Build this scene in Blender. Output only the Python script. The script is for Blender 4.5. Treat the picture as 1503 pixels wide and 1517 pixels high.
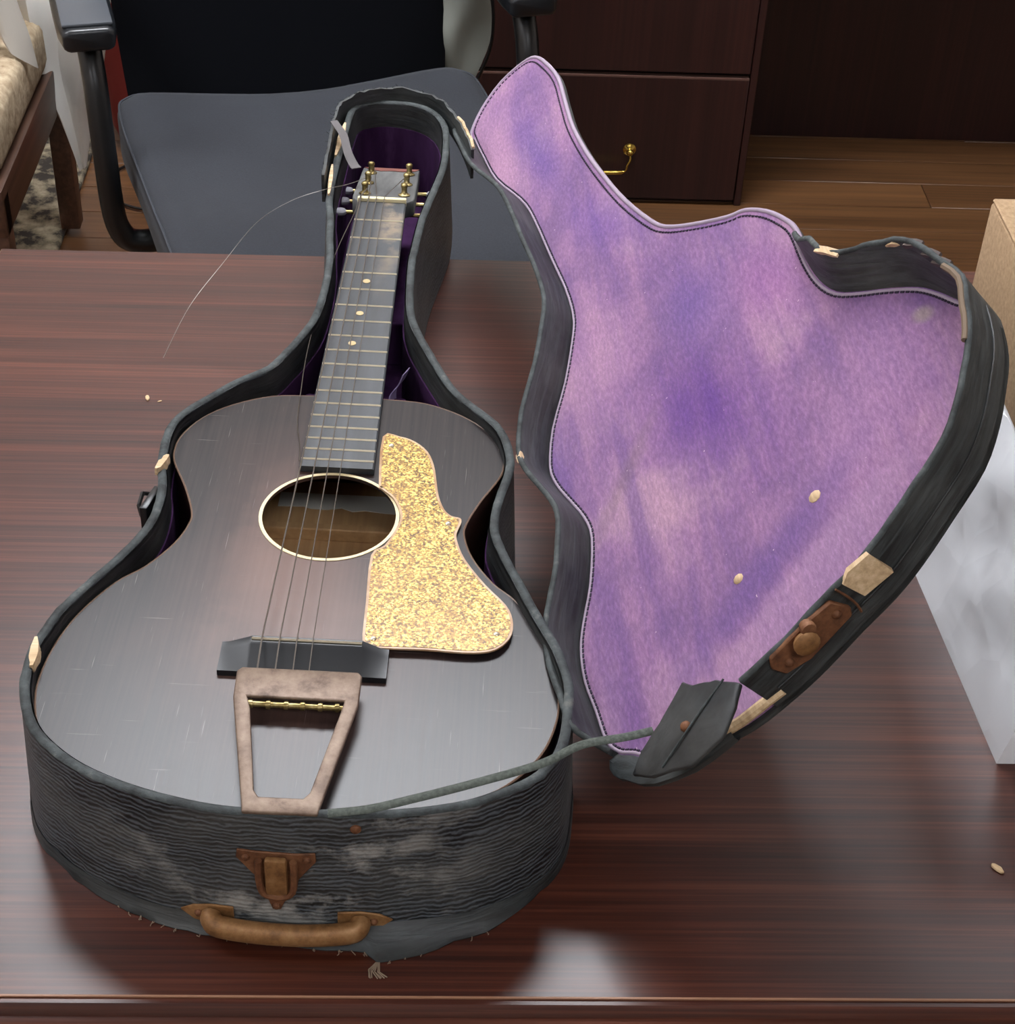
import bpy, bmesh, math, random
from mathutils import Vector, Matrix
random.seed(7)
SC = bpy.context.scene
for o in list(bpy.data.objects): bpy.data.objects.remove(o)
COL = SC.collection
TZ = 0.75                                            # height of the table top above the floor

# ------------------------------------------------------------------ camera
cam = bpy.data.cameras.new('camera'); co = bpy.data.objects.new('camera', cam); COL.objects.link(co)
cam.sensor_fit = 'HORIZONTAL'; cam.sensor_width = 36; cam.lens = 36 * 2580.0 / 1503; cam.clip_start = .05; cam.clip_end = 50
R_ = Vector((0.99886, -0.0239, 0.0412)).normalized(); F_ = Vector((0.0445, 0.7807, -0.6233)).normalized()
U_ = R_.cross(F_).normalized(); R_ = F_.cross(U_)
co.matrix_world = Matrix(((R_.x, U_.x, -F_.x, 0), (R_.y, U_.y, -F_.y, 0), (R_.z, U_.z, -F_.z, .888 + TZ), (0, 0, 0, 1)))
SC.camera = co

# ------------------------------------------------------------------ world, exposure
W = bpy.data.worlds.new('world'); SC.world = W; W.use_nodes = True
W.node_tree.nodes['Background'].inputs[0].default_value = (.9, .92, 1, 1)
W.node_tree.nodes['Background'].inputs[1].default_value = .15
SC.view_settings.view_transform = 'Standard'; SC.view_settings.look = 'None'
SC.view_settings.exposure = 0.0; SC.view_settings.gamma = 1; SC.view_settings.use_curve_mapping = False
LAMP = 16.0                                          # strength of the ceiling light diffusers
LAMPS = [(-.17, 2.32, 2.1), (-1.75, 1.5, 1.15), (.55, -.6, .65), (1.6, 2.32, .3), (-1.75, -1.2, .75)]   # x, y, relative strength; the two behind the camera are added for fill

# ------------------------------------------------------------------ helpers
def lin(c): return c / 12.92 if c <= .04045 else ((c + .055) / 1.055) ** 2.4
def rgb(r, g, b): return (lin(r / 255), lin(g / 255), lin(b / 255), 1)

class Mat:
    """small node-graph builder around a Principled BSDF"""
    def __init__(s, name, base=(128, 128, 128), rough=.5, metal=0., spec=.5, coat=0., sheen=0.):
        s.m = bpy.data.materials.new(name); s.m.use_nodes = True
        s.n = s.m.node_tree.nodes; s.l = s.m.node_tree.links
        s.b = s.n['Principled BSDF']
        s.b.inputs['Base Color'].default_value = rgb(*base); s.b.inputs['Roughness'].default_value = rough
        s.b.inputs['Metallic'].default_value = metal; s.b.inputs['Specular IOR Level'].default_value = spec
        if coat: s.b.inputs['Coat Weight'].default_value = coat; s.b.inputs['Coat Roughness'].default_value = .12
        if sheen:
            s.b.inputs['Sheen Weight'].default_value = sheen; s.b.inputs['Sheen Roughness'].default_value = .5
        s.tc = s.n.new('ShaderNodeTexCoord')
    def lk(s, a, b): s.l.new(a, b)
    def co(s, scale=(1, 1, 1), loc=(0, 0, 0), rot=(0, 0, 0)):
        m = s.n.new('ShaderNodeMapping'); s.lk(s.tc.outputs['Object'], m.inputs[0])
        m.inputs['Scale'].default_value = scale; m.inputs['Location'].default_value = loc; m.inputs['Rotation'].default_value = rot
        return m.outputs[0]
    def noise(s, vec, scale=5, detail=4, rough=.55, dist=0.):
        t = s.n.new('ShaderNodeTexNoise'); s.lk(vec, t.inputs['Vector'])
        t.inputs['Scale'].default_value = scale; t.inputs['Detail'].default_value = detail
        t.inputs['Roughness'].default_value = rough; t.inputs['Distortion'].default_value = dist
        return t.outputs['Fac']
    def voro(s, vec, scale=5, out='Color', feature='F1'):
        t = s.n.new('ShaderNodeTexVoronoi'); t.feature = feature; s.lk(vec, t.inputs['Vector']); t.inputs['Scale'].default_value = scale
        return t.outputs[out]
    def ramp(s, fac, stops):
        r = s.n.new('ShaderNodeValToRGB'); s.lk(fac, r.inputs[0]); e = r.color_ramp.elements
        while len(e) < len(stops): e.new(.5)
        for el, (p, c) in zip(e, stops):
            el.position = p; el.color = rgb(*c) if not isinstance(c, (int, float)) else (c, c, c, 1)
        return r.outputs[0]
    def math(s, op, a, b=None, clamp=False):
        m = s.n.new('ShaderNodeMath'); m.operation = op; m.use_clamp = clamp
        for i, v in enumerate((a, b)):
            if v is None: continue
            if isinstance(v, (int, float)): m.inputs[i].default_value = v
            else: s.lk(v, m.inputs[i])
        return m.outputs[0]
    def mix(s, fac, a, b, mode='MIX'):
        m = s.n.new('ShaderNodeMix'); m.data_type = 'RGBA'; m.blend_type = mode
        for sock, v in ((m.inputs[0], fac), (m.inputs[6], a), (m.inputs[7], b)):
            if isinstance(v, (int, float)): sock.default_value = v
            elif isinstance(v, tuple): sock.default_value = rgb(*v)
            else: s.lk(v, sock)
        return m.outputs[2]
    def sep(s, vec):
        x = s.n.new('ShaderNodeSeparateXYZ'); s.lk(vec, x.inputs[0]); return x.outputs
    def blob(s, cx, cy, rx, ry, rot=0., soft=1.):
        """1 in the middle of an ellipse in the object's xy plane, falling smoothly to 0"""
        m = s.n.new('ShaderNodeMapping'); m.vector_type = 'TEXTURE'; s.lk(s.tc.outputs['Object'], m.inputs[0])
        m.inputs['Location'].default_value = (cx, cy, 0); m.inputs['Rotation'].default_value = (0, 0, rot); m.inputs['Scale'].default_value = (rx, ry, 1000)
        l = s.n.new('ShaderNodeVectorMath'); l.operation = 'LENGTH'; s.lk(m.outputs[0], l.inputs[0])
        r = s.n.new('ShaderNodeMapRange'); r.interpolation_type = 'SMOOTHSTEP'; s.lk(l.outputs['Value'], r.inputs[0])
        r.inputs[1].default_value = 1; r.inputs[2].default_value = 1 - soft; r.inputs[3].default_value = 0; r.inputs[4].default_value = 1
        return r.outputs[0]
    def color(s, c): s.lk(c, s.b.inputs['Base Color']); return s
    def rough(s, c): s.lk(c, s.b.inputs['Roughness']); return s
    def bump(s, h, strength=.3, dist=.001):
        b = s.n.new('ShaderNodeBump'); b.inputs['Strength'].default_value = strength; b.inputs['Distance'].default_value = dist
        s.lk(h, b.inputs['Height']); s.lk(b.outputs[0], s.b.inputs['Normal']); return s

def tag(o, label=None, cat=None, group=None, kind=None):
    for k, v in (('label', label), ('category', cat), ('group', group), ('kind', kind)):
        if v: o[k] = v
    return o
def empty(name, loc, rz=0, label=None, cat=None, group=None):
    o = bpy.data.objects.new(name, None); COL.objects.link(o); o.location = loc; o.rotation_euler = (0, 0, rz)
    o.empty_display_size = .05
    return tag(o, label, cat, group)
def link(name, me, mat, parent=None, matrix=None, smooth=None):
    o = bpy.data.objects.new(name, me); COL.objects.link(o)
    if mat and not me.materials: me.materials.append(mat.m)
    if parent: o.parent = parent
    if matrix is not None: o.matrix_basis = matrix
    return o
def shade(me, angle=40):
    me.shade_smooth() if hasattr(me, 'shade_smooth') else None
    me.set_sharp_from_angle(angle=math.radians(angle))
def obj(name, vf, mat, parent=None, matrix=None, smooth=40, fix=True):
    """vf: a bmesh or a (verts, faces) pair -> one linked mesh object"""
    me = bpy.data.meshes.new(name)
    if isinstance(vf, bmesh.types.BMesh): bm = vf
    else:
        bm = bmesh.new(); vs = [bm.verts.new(v) for v in vf[0]]
        for f in vf[1]:
            try: bm.faces.new([vs[i] for i in f])
            except ValueError: pass
    if fix: bmesh.ops.recalc_face_normals(bm, faces=bm.faces)
    bm.to_mesh(me); bm.free()
    if smooth: shade(me, smooth)
    return link(name, me, mat, parent, matrix)
def merge(*parts):
    V, Fs = [], []
    for v, f in parts:
        n = len(V); V += [tuple(p) for p in v]; Fs += [tuple(i + n for i in q) for q in f]
    return V, Fs
def spline(P, n=4, closed=False):
    """Catmull-Rom through the points"""
    P = [Vector(p) for p in P]; N = len(P); out = []
    for i in range(N if closed else N - 1):
        g = (lambda k: P[k % N]) if closed else (lambda k: P[min(max(k, 0), N - 1)])
        a, b, c, d = g(i - 1), g(i), g(i + 1), g(i + 2)
        for k in range(n):
            t = k / n
            out.append(.5 * (2 * b + (c - a) * t + (2 * a - 5 * b + 4 * c - d) * t * t + (3 * b - a - 3 * c + d) * t ** 3))
    if not closed: out.append(P[-1])
    return out
def normals2(P, closed=True):
    """outward-right normals of a 2D polyline (right of travel)"""
    N = len(P); out = []
    for i in range(N):
        a = P[(i - 1) % N] if closed or i > 0 else P[i]; b = P[(i + 1) % N] if closed or i < N - 1 else P[i]
        t = (b - a).normalized(); out.append(Vector((t.y, -t.x)))
    return out
def area2(P): return .5 * sum(P[i].x * P[(i + 1) % len(P)].y - P[(i + 1) % len(P)].x * P[i].y for i in range(len(P)))
def offset(P, d):
    """grow (d > 0) or shrink a closed 2D loop"""
    P = [Vector(p[:2]) for p in P]; s = 1 if area2(P) > 0 else -1
    return [p + n * d * s for p, n in zip(P, normals2(P))]
def box(cx, cy, cz, sx, sy, sz):
    x, y, z = sx / 2, sy / 2, sz / 2
    v = [(cx + a * x, cy + b * y, cz + c * z) for c in (-1, 1) for a, b in ((-1, -1), (1, -1), (1, 1), (-1, 1))]
    return v, [(3, 2, 1, 0), (4, 5, 6, 7), (0, 1, 5, 4), (1, 2, 6, 5), (2, 3, 7, 6), (3, 0, 4, 7)]
def bevel(vf, w=.003, seg=2):
    bm = bmesh.new(); vs = [bm.verts.new(v) for v in vf[0]]
    for f in vf[1]: bm.faces.new([vs[i] for i in f])
    bmesh.ops.recalc_face_normals(bm, faces=bm.faces)
    es = [e for e in bm.edges if len(e.link_faces) == 2 and e.calc_face_angle(0) > .5]
    bmesh.ops.bevel(bm, geom=es, offset=w, segments=seg, profile=.5, affect='EDGES', clamp_overlap=True)
    return bm
def prism(loop, z0, z1):
    """solid between two heights over a closed 2D loop (z may be numbers or functions of x, y)"""
    n = len(loop); f = lambda z, p: z(p[0], p[1]) if callable(z) else z
    V = [(p[0], p[1], f(z0, p)) for p in loop] + [(p[0], p[1], f(z1, p)) for p in loop]
    return V, [tuple(range(n))[::-1], tuple(range(n, 2 * n))] + [(i, (i + 1) % n, n + (i + 1) % n, n + i) for i in range(n)]
def holed(outer, inner, z0, z1):
    """plate with a hole"""
    bm = bmesh.new()
    for z in (z0, z1):
        es = []
        for L in (outer, inner):
            vs = [bm.verts.new((p[0], p[1], z(p[0], p[1]) if callable(z) else z)) for p in L]
            es += [bm.edges.new((vs[i], vs[(i + 1) % len(vs)])) for i in range(len(vs))]
        bmesh.ops.triangle_fill(bm, edges=es, use_beauty=True, use_dissolve=False)
    bm.verts.ensure_lookup_table(); a, b = len(outer), len(inner); k = a + b
    for st, n in ((0, a), (a, b)):
        for i in range(n):
            j = st + (i + 1) % n; bm.faces.new([bm.verts[st + i], bm.verts[j], bm.verts[k + j], bm.verts[k + st + i]])
    return bm
def band(rows, closed=False, cap=False):
    """surface through rows of equally many points"""
    n = len(rows[0]); V = [tuple(p) for r in rows for p in r]; Fs = []
    for j in range(len(rows) - 1):
        for i in range(n if closed else n - 1):
            k = (i + 1) % n; Fs.append((j * n + i, j * n + k, (j + 1) * n + k, (j + 1) * n + i))
    if cap: Fs += [tuple(range(n))[::-1], tuple(range((len(rows) - 1) * n, len(rows) * n))]
    return V, Fs
def tube(P, r, n=8, closed=False, flat=1.0, up=None):
    """round (or flattened) bar along a 3D path; r may be a list"""
    P = [Vector(p) for p in P]; N = len(P); rows = []; prev = None
    for i in range(N):
        a = P[(i - 1) % N] if closed or i else P[i]; b = P[(i + 1) % N] if closed or i < N - 1 else P[i]
        t = (b - a).normalized()
        ref = Vector(up) if up else (prev if prev is not None else (Vector((0, 0, 1)) if abs(t.z) < .9 else Vector((1, 0, 0))))
        u = (ref - t * ref.dot(t)).normalized(); w = t.cross(u); prev = u
        q = r[i] if isinstance(r, (list, tuple)) else r
        rows.append([P[i] + (u * math.cos(6.2832 * k / n) * flat + w * math.sin(6.2832 * k / n)) * q for k in range(n)])
    if closed: rows.append(rows[0])
    return band(rows, True, not closed)
def strip(P, width_dir, w, th_dir, th):
    """flat strap: path, half width along width_dir, thickness along th_dir"""
    rows = []
    for i, p in enumerate(P):
        p = Vector(p); wd = Vector(width_dir(i) if callable(width_dir) else width_dir).normalized(); td = Vector(th_dir(i) if callable(th_dir) else th_dir).normalized()
        ww = w[i] if isinstance(w, list) else w
        rows.append([p - wd * ww, p + wd * ww, p + wd * ww + td * th, p - wd * ww + td * th])
    return band(rows, True, True)
def lathe(prof, n=20, c=(0, 0, 0), axis='z'):
    rows = [[(r * math.cos(6.2832 * k / n), r * math.sin(6.2832 * k / n), z) for k in range(n)] for r, z in prof]
    V, Fs = band(rows, True, True)
    f = {'z': lambda p: p, 'y': lambda p: (p[0], p[2], p[1]), 'x': lambda p: (p[2], p[0], p[1])}[axis]
    return [tuple(Vector(f(p)) + Vector(c)) for p in V], Fs
def xform(vf, M): return [tuple(M @ Vector(p)) for p in vf[0]], vf[1]
def dens(P, n=3):
    out = []
    for i, p in enumerate(P):
        q = P[(i + 1) % len(P)]; k = max(1, min(n, int((Vector(q) - Vector(p)).length / .004)))
        out += [Vector(p).lerp(Vector(q), j / k) for j in range(k)]
    return out
def jitter(vf, a):
    return [tuple(c + random.uniform(-a, a) for c in p) for p in vf[0]], vf[1]
def rag(P, a):
    return [Vector(p) + Vector((random.uniform(-a, a), random.uniform(-a, a))) for p in P]

# ------------------------------------------------------------------ materials
def wood(name, dark, mid, light, axis='x', fine=70, rough=.3, coat=0., bump=.05, freq=1.):
    m = Mat(name, mid, rough, coat=coat)
    sc = {'x': (2.6 if fine > 100 else 1.2, fine * .5, fine * .5), 'y': (fine * .5, 1.2, fine * .5), 'z': (fine * .5, fine * .5, 1.2)}[axis]
    sc = tuple(v * freq for v in sc)
    big = m.noise(m.co(tuple(v * .35 for v in sc)), 1.3, 5, .6, .6); fin = m.noise(m.co(tuple(v * (1 if v < 3 else 2.6) for v in sc)), 1.6, 3, .6)
    f = m.math('ADD', m.math('MULTIPLY', big, .48), m.math('MULTIPLY', fin, .52))
    m.color(m.ramp(f, [(.30, dark), (.5, mid), (.72, light)])); m.bump(fin, bump, .0004); return m

M = {}
M['mahogany'] = wood('mahogany_table', (30, 12, 8), (64, 29, 19), (100, 54, 38), 'x', 190, .31, bump=.02)
M['mahogany'].b.inputs['Specular IOR Level'].default_value = .52
M['darkwood'] = wood('dark_mahogany', (26, 10, 9), (40, 17, 15), (56, 27, 23), 'z', 80, .42, bump=.04)
M['plank'] = wood('floor_oak', (56, 35, 20), (90, 60, 36), (116, 80, 50), 'x', 45, .38, bump=.08)
M['plank2'] = wood('floor_oak_light', (62, 40, 23), (98, 66, 40), (124, 86, 54), 'x', 40, .38, bump=.08)
M['armwood'] = wood('chair_frame_wood', (40, 24, 18), (70, 46, 34), (96, 68, 52), 'y', 50, .4)
def case_vinyl(name, lo, hi, scuff=True):
    m = Mat(name, (36, 40, 42), .52)
    g = m.noise(m.co((16, 16, 170)), 1.4, 4, .6, .8)
    if scuff:
        w = m.n.new('ShaderNodeTexWave'); w.bands_direction = 'Z'; m.lk(m.co(), w.inputs['Vector'])
        for k_, v_ in (('Scale', 88), ('Distortion', 13), ('Detail', 4), ('Detail Scale', .34), ('Detail Roughness', .65)): w.inputs[k_].default_value = v_
        g = m.math('ADD', m.math('MULTIPLY', w.outputs['Fac'], .36), m.math('MULTIPLY', m.noise(m.co((26, 26, 150)), 1.4, 4, .6, .6), .64))
    base = m.ramp(g, [(.36, lo), (.5, tuple((a + b) // 2 for a, b in zip(lo, hi))), (.68, hi)])
    dirt = m.noise(m.co((1, 1, 1.5)), 9, 6, .65)
    base = m.mix(m.math('MULTIPLY', m.ramp(dirt, [(.42, 0.), (.75, 1.)]), .5), base, (98, 98, 94))
    if scuff:
        n = m.noise(m.co((1, 1, 1.2)), 26, 8, .72)
        n2 = m.noise(m.co((1, 1, 3)), 7, 3, .5)
        mask = m.math('MULTIPLY', m.blob(.01, -.76, .15, .12, 0, .8), m.ramp(m.math('MULTIPLY', m.math('ADD', n, n2), .5), [(.485, 0.), (.555, 1.)]))
        base = m.mix(m.math('MULTIPLY', mask, .75), base, (158, 156, 150))
    m.color(base); m.bump(g, .6, .0012); return m
M['vinyl'] = case_vinyl('worn_black_case_cloth', (8, 10, 12), (80, 86, 92))
M['vinyl_lid'] = case_vinyl('black_lid_cloth', (18, 21, 22), (56, 62, 63), False)
M['vinyl_in'] = case_vinyl('black_inner_cloth', (12, 13, 14), (40, 44, 46), False)
m = Mat('worn_rim_edge', (70, 74, 74), .75)
m.color(m.ramp(m.noise(m.co(), 60, 5, .65), [(.35, (24, 28, 28)), (.6, (62, 68, 68)), (.78, (104, 104, 98))])); m.bump(m.noise(m.co(), 300, 3), .5, .001); M['rim'] = m
m = Mat('dark_purple_plush', (58, 32, 66), .95, spec=.1)
m.color(m.ramp(m.noise(m.co((1, 1, .3)), 30, 5, .6), [(.3, (36, 18, 42)), (.6, (64, 37, 72)), (.8, (104, 72, 112))])); M['plush'] = m
def felt():
    m = Mat('faded_purple_felt', (150, 105, 158), .95, sheen=.12, spec=.15)
    # lid frame: x runs from the neck end to the wide end, y away from the hinge
    diag = m.noise(m.co((3, 26, 1), rot=(0, 0, .95)), 1.2, 5, .6, .4); cloud = m.noise(m.co(), 7, 5, .6, .3); fib = m.noise(m.co((90, 260, 1), rot=(0, 0, .95)), 1.5, 4, .7)
    c = m.ramp(cloud, [(.36, (138, 104, 146)), (.5, (166, 124, 163)), (.64, (188, 148, 172))])
    c = m.mix(m.math('MULTIPLY', m.ramp(diag, [(.42, 0.), (.64, 1.)]), .65), c, (116, 86, 144))
    pale = m.mix(m.math('MULTIPLY', m.blob(-.36, -.115, .2, .06, .08, 1.), .8), c, (192, 146, 176))
    pale = m.mix(m.math('MULTIPLY', m.blob(.02, -.05, .11, .06, .1, 1.), .6), pale, (180, 136, 172))
    pale = m.mix(m.math('MULTIPLY', m.blob(.30, .12, .13, .06, -.7, 1.), .6), pale, (172, 130, 172))
    pale = m.mix(m.math('MULTIPLY', m.blob(.10, .11, .08, .04, 0.2, 1.), .5), pale, (174, 116, 170))
    d = m.mix(m.math('MULTIPLY', m.blob(.175, .035, .16, .075, .35, 1.), m.math('ADD', .35, m.math('MULTIPLY', diag, .85)), True), pale, (98, 58, 142))
    d = m.mix(m.math('MULTIPLY', m.blob(-.33, -.06, .17, .030, .16, 1.), .75), d, (104, 78, 152))
    d = m.mix(m.math('MULTIPLY', m.blob(-.14, -.01, .11, .04, .5, 1.), .55), d, (118, 86, 160))
    d = m.mix(m.math('MULTIPLY', m.blob(.345, .040, .15, .030, 2.0, 1.), .6), d, (106, 80, 146)); d = m.mix(m.math('MULTIPLY', m.blob(.392, .050, .15, .034, 2.0, .45), .55), d, (186, 148, 182))
    d = m.mix(m.math('MULTIPLY', m.blob(.06, .05, .09, .05, .2, 1.), .55), d, (108, 84, 156))
    d = m.mix(m.math('MULTIPLY', m.blob(.375, -.075, .08, .035, -.1, 1.), .55), d, (112, 74, 140))
    d = m.mix(m.math('MULTIPLY', m.blob(.12, -.105, .10, .022, 0, 1.), .55), d, (104, 78, 150))
    d = m.mix(m.math('MULTIPLY', m.blob(.235, .215, .05, .03, .5, 1.), .6), d, (96, 72, 134))
    d = m.mix(m.math('MULTIPLY', m.blob(.2443, .2006, .013, .009, .6, .8), .7), d, (176, 160, 150))
    d = m.mix(m.math('MULTIPLY', m.blob(.17, -.045, .09, .014, -.75, 1.), .5), d, (138, 112, 128))
    d = m.mix(.55, d, m.ramp(fib, [(.3, (86, 66, 92)), (.5, (128, 128, 128)), (.72, (178, 172, 176))]), 'OVERLAY')
    spk = m.noise(m.co(), 240, 2, .5)
    d = m.mix(m.ramp(spk, [(.76, 0.), (.8, .8)]), d, (212, 182, 196))
    m.color(d); m.bump(m.math('ADD', fib, m.math('MULTIPLY', cloud, 1.5)), .45, .0012); return m
M['felt'] = felt()
def guitar_top():
    m = Mat('faded_sunburst_varnish', (70, 52, 48), .34, spec=.30)
    n = m.noise(m.co((1, 1, 1)), 14, 5, .6, .5); gr = m.noise(m.co((300, 6, 1)), 1.2, 3, .6)
    c = m.math('ADD', m.blob(-.005, -.575, .15, .19, 0, 1.), m.math('MULTIPLY', m.blob(-.03, -.43, .09, .16, 0, 1.), .7))
    c = m.math('ADD', m.math('MULTIPLY', c, .9), m.math('MULTIPLY', m.math('SUBTRACT', n, .5), .45))
    k = m.ramp(c, [(.10, (24, 21, 22)), (.48, (52, 38, 35)), (.95, (104, 77, 67))])
    k = m.mix(.07, k, m.ramp(gr, [(.3, (40, 30, 28)), (.7, (130, 105, 95))]))
    scr = m.noise(m.co((900, 22, 1), rot=(0, 0, -.75)), 1., 2, .5); scr2 = m.noise(m.co((16, 700, 1), rot=(0, 0, -.5)), 1., 2, .5)
    sm = m.math('MAXIMUM', m.ramp(scr, [(.70, 0.), (.76, 1.)]), m.ramp(scr2, [(.72, 0.), (.78, 1.)]))
    k = m.mix(m.math('MULTIPLY', sm, .3), k, (170, 160, 155))
    m.color(k); m.rough(m.ramp(gr, [(.3, .295), (.7, .315)])); return m
M['top'] = guitar_top()
m = Mat('sparkle_gold', (190, 150, 60), .34, .15, coat=.3)
v = m.voro(m.co(), 780); v2 = m.voro(m.co(), 520)
g = m.math('ADD', m.math('MULTIPLY', m.sep(v)[0], .6), m.math('MULTIPLY', m.sep(v2)[1], .4))
c = m.ramp(g, [(.18, (74, 48, 18)), (.40, (142, 104, 40)), (.60, (186, 150, 60)), (.84, (248, 228, 126))])
c = m.mix(m.math('MULTIPLY', m.ramp(m.noise(m.co(), 22, 4, .6), [(.4, 0.), (.75, 1.)]), .55), c, (158, 116, 66))
m.color(c); m.bump(g, .5, .0006); M['gold'] = m
m = Mat('clear_plastic_edge', (176, 140, 92), .3); m.color(m.ramp(m.noise(m.co(), 40, 4), [(.3, (150, 104, 54)), (.7, (196, 170, 140))])); M['goldedge'] = m
def rusty(name, a, b, c, metal=.35, rough=.6):
    m = Mat(name, b, rough, metal); n = m.noise(m.co(), 70, 6, .7)
    m.color(m.ramp(n, [(.3, a), (.5, b), (.72, c)])); m.bump(n, .5, .0008); return m
M['tailpiece'] = rusty('tarnished_bronze', (74, 56, 44), (112, 93, 78), (132, 114, 98), .35, .5)
M['rust'] = rusty('rusted_brass', (70, 42, 26), (110, 70, 44), (140, 98, 66), .3, .65)
M['handle'] = rusty('old_brass_handle', (98, 66, 38), (142, 102, 62), (168, 130, 88), .35, .5)
M['brass'] = Mat('polished_brass', (190, 160, 80), .22, 1.)
M['oldbrass'] = rusty('aged_brass', (70, 58, 34), (150, 132, 84), (206, 190, 140), .85, .35)
M['nickel'] = Mat('fret_wire', (225, 215, 190), .3, .9)
M['steel'] = Mat('string_steel', (120, 112, 104), .35, .8)
M['ebony'] = Mat('black_bridge_wood', (22, 24, 27), .42)
M['button'] = Mat('old_ivory_button', (150, 148, 156), .4); M['bone'] = Mat('ivory_nut', (222, 210, 168), .45)
m = Mat('fretboard_wood', (52, 55, 58), .5)
n = m.noise(m.co((60, 8, 1)), 1.2, 5, .65); w = m.noise(m.co((1, 1, 1)), 42, 4, .6)
c = m.ramp(n, [(.3, (26, 28, 31)), (.7, (54, 58, 62))])
wear = m.math('MULTIPLY', m.math('ADD', m.blob(.013, -.04, .018, .15, 0, 1.), m.blob(.013, -.02, .015, .06, 0, 1.)), m.ramp(w, [(.42, 0.), (.62, 1.)]), True)
m.color(m.mix(m.math('MULTIPLY', wear, .6), c, (150, 130, 104))); M['fretboard'] = m
m = Mat('headstock_veneer', (84, 84, 84), .5); m.color(m.ramp(m.noise(m.co((40, 9, 9)), 1.6, 5, .6), [(.3, (52, 53, 54)), (.7, (112, 112, 110))])); M['head'] = m
M['neckwood'] = wood('neck_wood', (34, 20, 15), (58, 36, 27), (80, 54, 42), 'y', 50, .4)
M['inwood'] = wood('inner_guitar_wood', (150, 112, 72), (196, 154, 106), (220, 184, 138), 'y', 35, .7)
M['redwood'] = Mat('bare_red_wood', (112, 62, 52), .7)
M['rawwood'] = wood('bare_splintered_wood', (150, 122, 90), (200, 172, 134), (232, 210, 178), 'x', 120, .8, bump=.4)
M['label'] = Mat('grey_paper_strip', (226, 222, 210), .85)
M['cord'] = Mat('grey_green_strap', (66, 72, 66), .85)
m = M['cord']; m.color(m.ramp(m.noise(m.co((200, 200, 200)), 2, 3, .6), [(.3, (50, 55, 50)), (.7, (84, 90, 82))]))
M['binding'] = Mat('lavender_edge_tape', (150, 134, 150), .8)
M['thread'] = Mat('dark_thread', (44, 34, 52), .9)
m = Mat('slate_seat_fabric', (62, 67, 76), .9, sheen=.05); n = m.noise(m.co(), 420, 3, .6); n2 = m.noise(m.co(), 9, 4, .5)
m.color(m.mix(.5, m.ramp(n, [(.3, (26, 28, 34)), (.7, (41, 44, 51))]), m.ramp(n2, [(.3, (29, 31, 37)), (.7, (39, 42, 48))]))); m.bump(n, .3, .0006); M['seat'] = m
m = Mat('black_back_fabric', (7, 8, 12), 1., spec=.08); m.bump(m.noise(m.co(), 500, 2), .2, .0005); M['back'] = m
M['blackplastic'] = Mat('black_plastic', (26, 28, 31), .28)
M['padplastic'] = Mat('grey_black_arm_pad', (66, 69, 74), .4)
M['blackmetal'] = Mat('black_painted_metal', (12, 12, 13), .35)
m = Mat('kraft_cardboard', (168, 138, 105), .85); n = m.noise(m.co((60, 60, 60)), 4, 5, .7); m.color(m.ramp(n, [(.3, (146, 117, 86)), (.7, (184, 154, 119))])); M['kraft'] = m
m = Mat('white_paper_wrap', (240, 242, 246), .38); n = m.voro(m.co(), 22, 'Distance'); n2 = m.noise(m.co((1, .5, 1)), 22, 2, .4, .8); m.bump(m.math('ADD', n, n2), .28, .006); M['paper'] = m
m = Mat('cream_boucle', (166, 146, 118), .95); n = m.noise(m.co(), 55, 4, .6); m.color(m.ramp(n, [(.3, (132, 112, 86)), (.7, (190, 172, 144))])); m.bump(n, .8, .004); M['boucle'] = m
m = Mat('mottled_rug', (110, 100, 84), .95); n = m.noise(m.co(), 28, 4, .6); m.color(m.ramp(n, [(.42, (48, 42, 36)), (.52, (122, 112, 92)), (.7, (168, 156, 132))])); m.bump(n, .8, .004); M['rug'] = m
M['white'] = Mat('white_cloth', (236, 235, 230), .9); M['greycloth'] = Mat('grey_jacket_cloth', (122, 124, 116), .9)
M['red'] = Mat('red_fabric', (112, 24, 14), .85)
M['wallpaint'] = Mat('warm_grey_paint', (208, 200, 192), .9); M['ceilpaint'] = Mat('white_ceiling', (236, 234, 230), .9)
M['frame'] = Mat('white_fixture_metal', (230, 230, 228), .4)
def emit(name, c, s):
    m = Mat(name, c, .5); m.b.inputs['Emission Color'].default_value = rgb(*c); m.b.inputs['Emission Strength'].default_value = s; return m

# ------------------------------------------------------------------ room
XW, Y0, Y1, HC = 2.8, -2.4, 3.48, 2.72
fl = obj('floor', box(0, (Y0 + Y1) / 2, -.03, 2 * XW, Y1 - Y0, .04), M['plank'], smooth=None); tag(fl, kind='structure')
pw = .0975; pm = {}
for r in range(30):
    y = .55 + r * pw; x = -2.0 - random.random() * .9; first = True
    while x < 2.05:
        L = random.uniform(.75, 1.35); a, b = max(x, -2.0), min(x + L, 2.1)
        if b - a > .08:
            o = obj('plank', bevel(box((a + b) / 2, y, -.005, b - a - .0016, pw - .0016, .01), .0008, 1), M[random.choice(('plank', 'plank', 'plank2'))], fl)
        x += L
for n, b in (('wall_back', box(0, Y1 + .05, HC / 2, 2 * XW, .1, HC)), ('wall_front', box(0, Y0 - .05, HC / 2, 2 * XW, .1, HC)),
             ('wall_left', box(-XW - .05, (Y0 + Y1) / 2, HC / 2, .1, Y1 - Y0, HC)), ('wall_right', box(XW + .05, (Y0 + Y1) / 2, HC / 2, .1, Y1 - Y0, HC))):
    tag(obj(n, b, M['wallpaint'], smooth=None), kind='structure')
tag(obj('ceiling', box(0, (Y0 + Y1) / 2, HC + .05, 2 * XW, Y1 - Y0, .1), M['ceilpaint'], smooth=None), kind='structure')
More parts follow.
